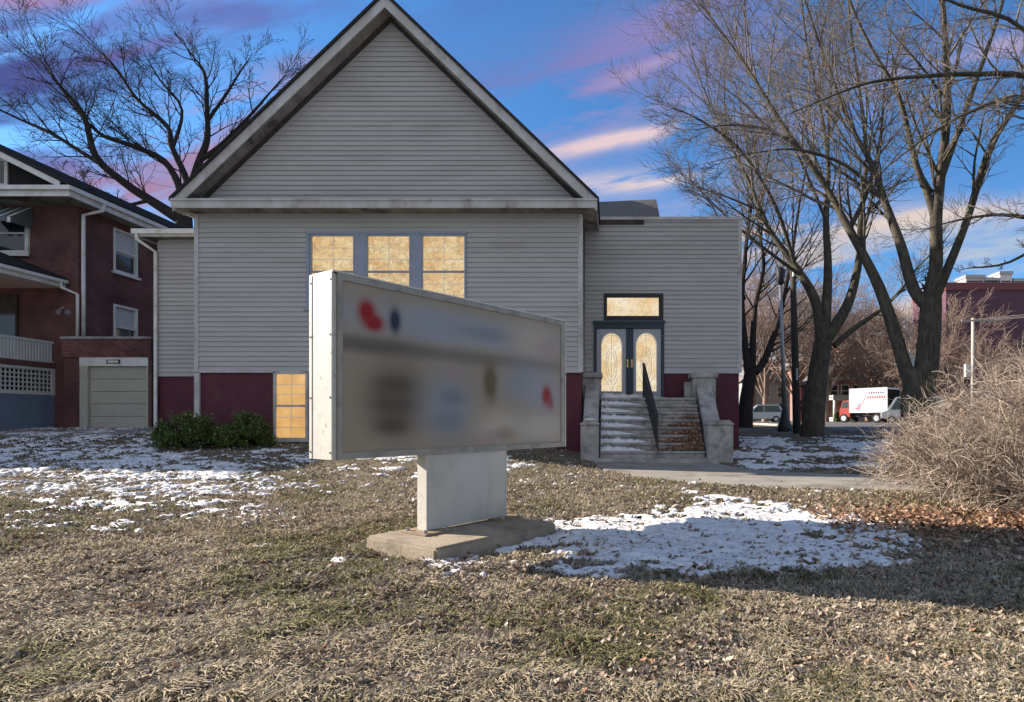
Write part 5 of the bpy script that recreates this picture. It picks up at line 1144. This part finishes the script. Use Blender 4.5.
tt = np.clip(.45+.20*rng.standard_normal(len(lx))+.25*(fbm(lx*.8, ly*.8, 23, 3)-.5), 0, 1); tt = np.clip(tt+.55*(fbm(lx*3.1, ly*3.1, 61, 3)-.5), 0, 1); tt = np.where(tt > .88, .72, tt); rust = fbm(lx*1.7, ly*1.7, 171, 4); tt = np.where(rng.random(len(tt)) < .012+.16*sstep(.60, .72, rust), .95, tt); tt = np.where(rng.random(len(tt)) < .012, 1.0, tt)
tag(leaf_mesh('fallen_leaves', lx, ly, lz, (.027+.040*rng.random(len(lx)))*(1+.035*ly), tt, M['leaves']), 'curled grey-brown fallen leaves littering the lawn', 'leaves', kind='stuff')
# rusty drift of leaves at the foot of the brush
n = 5200; lx = 5.0+rng.standard_normal(n)*1.7; ly = 6.6+rng.standard_normal(n)*.55+(lx-5)*.02; k = (lx < 9) & (lx > 2.3); lx, ly = lx[k], ly[k]
tag(leaf_mesh('leaf_drift', lx, ly, ground(lx, ly)+.015+.05*rng.random(len(lx)), .05+.05*rng.random(len(lx)), rng.random(len(lx)), M['leafpile']), 'rust coloured leaves drifted under the bare brush', 'leaves', kind='stuff')
# grass blades in tufts
n = 690000
gx, gy = scatter(n, 2.4, 17.0, 1.25)
clump = fbm(gx*.9+3, gy*.9, 131, 4); fine = fbm(gx*6, gy*6, 151, 3)
keep = ~blocked(gx, gy) & ~inpoly(gx, gy, PPOLY) & (rng.random(n) < .14+1.3*np.clip(fine-.25, 0, 1)*(.35+1.3*np.clip(clump-.25,0,1)))
sn = snowfield(gx, gy); keep &= (sn < .08) | (rng.random(n) < .09)
gx, gy, clump, fine = gx[keep], gy[keep], clump[keep], fine[keep]; m = len(gx)
gzv = ground(gx, gy)-.004; ln = (.024+.044*rng.random(m))*(.55+.9*fine)*(1+.02*gy); th = rng.random(m)*2*np.pi; lean = .5+1.1*rng.random(m); wd = (.0022+.0016*rng.random(m))*(1+.10*gy)
dxv, dyv = np.cos(th), np.sin(th); sx_, sy2 = -np.sin(th), np.cos(th)
p0 = np.stack([gx-sx_*wd, gy-sy2*wd, gzv], -1); p1 = np.stack([gx+sx_*wd, gy+sy2*wd, gzv], -1)
mx_ = gx+dxv*ln*lean*.35; my_ = gy+dyv*ln*lean*.35; mz = gzv+ln*.62
p2 = np.stack([mx_+sx_*wd*.8, my_+sy2*wd*.8, mz], -1); p3 = np.stack([mx_-sx_*wd*.8, my_-sy2*wd*.8, mz], -1)
p4 = np.stack([gx+dxv*ln*lean, gy+dyv*ln*lean, gzv+ln*np.clip(1-.45*lean, .15, 1)], -1)
V = np.stack([p0, p1, p2, p3, p4], 1).reshape(-1, 3); o = np.arange(m)[:, None, None]*5
tri = (np.array([[0, 1, 2], [0, 2, 3], [3, 2, 4]])[None]+o).reshape(-1, 3)
green = sstep(.46, .63, clump)
tt = np.clip(.60-.46*green+.17*rng.standard_normal(m), 0, 1)
tag(link_mesh('dry_grass', V, tri, M['grass'], tint=np.repeat(tt, 5)), 'dormant straw coloured grass with greener tufts', 'grass', kind='stuff')
# leaves and snow on the steps
n = 2600; lx = 2.46-np.abs(rng.standard_normal(n))*.48; ly = Ys0+np.abs(rng.standard_normal(n))*.52*np.clip(1.1-(2.4-lx)*.35, .2, 1); k = (lx > SX0+.9) & (ly < Ys0+1.7); lx, ly = lx[k], ly[k]
si = np.clip(((ly-Ys0)/tread).astype(int), 0, NR-1); fr_ = (ly-Ys0)/tread-si; heap = np.clip((lx-1.35)/.9, 0, 1)*np.clip(1.25-(ly-Ys0)/1.1, 0, 1)
lz = Z0s+(si+1)*rise+.01+rise*fr_*heap*.95+rng.random(len(lx))*.05*heap
tag(leaf_mesh('leaf_pile', lx, ly, lz, .06+.05*rng.random(len(lx)), rng.random(len(lx)), M['leafpile'], flat=.8), 'heap of rusty leaves on the right side of the steps', 'leaves', kind='stuff')
mb = MB()
for i in range(NR):
    y0 = Ys0+i*tread; z1 = Z0s+(i+1)*rise; xe = .95+.3*math.sin(i*2.1)+(.5 if i == NR-1 else 0); ns = 26
    top = []; 
    for a in range(ns+1):
        fx_ = a/ns; x = SX0+.02+(xe-SX0)*fx_; wv = .5+.5*math.sin(a*.9+i*1.7)+random.uniform(-.2, .2); dpt = (1-fx_**2.2)*(.15+.06*wv); h_ = (.085*(1-fx_**2)+.006)*(.8+.4*random.random())
        yb = y0+(tread-.03 if i < NR-1 else .5); top.append(((x, yb-dpt-.0, z1+.002), (x, yb-dpt*.7, z1+h_), (x, yb, z1+h_*1.6), (x, yb, z1-.0)))
    vs = [v for r_ in top for v in r_]; fs = []
    for a in range(ns):
        for j in range(3): fs.append((a*4+j, (a+1)*4+j, (a+1)*4+j+1, a*4+j+1))
    mb.add(vs, fs)
tag(mb.build('step_snow', M['snow'], None, smooth=True), 'wedges of old snow on the left side of the steps', 'snow', kind='stuff')
# small snow cap on the left lower pedestal
mb = MB(); pts = []; c0 = Vector((-.53, 15.95, 1.152))
for j in range(5):
    f_ = j/4; r_ = math.cos(f_*math.pi/2)
    for k in range(14): a = 2*math.pi*k/14; pts.append((c0.x+.17*r_*math.cos(a)*(1+.1*math.sin(3*a)), c0.y+.26*r_*math.sin(a), c0.z+.05*math.sin(f_*math.pi/2)))
mb.add(pts, [(j*14+k, j*14+(k+1) % 14, (j+1)*14+(k+1) % 14, (j+1)*14+k) for j in range(4) for k in range(14)]); tag(mb.build('pedestal_snow', M['snow'], None, smooth=True), 'small cap of snow on the left lower pedestal', 'snow', kind='stuff')
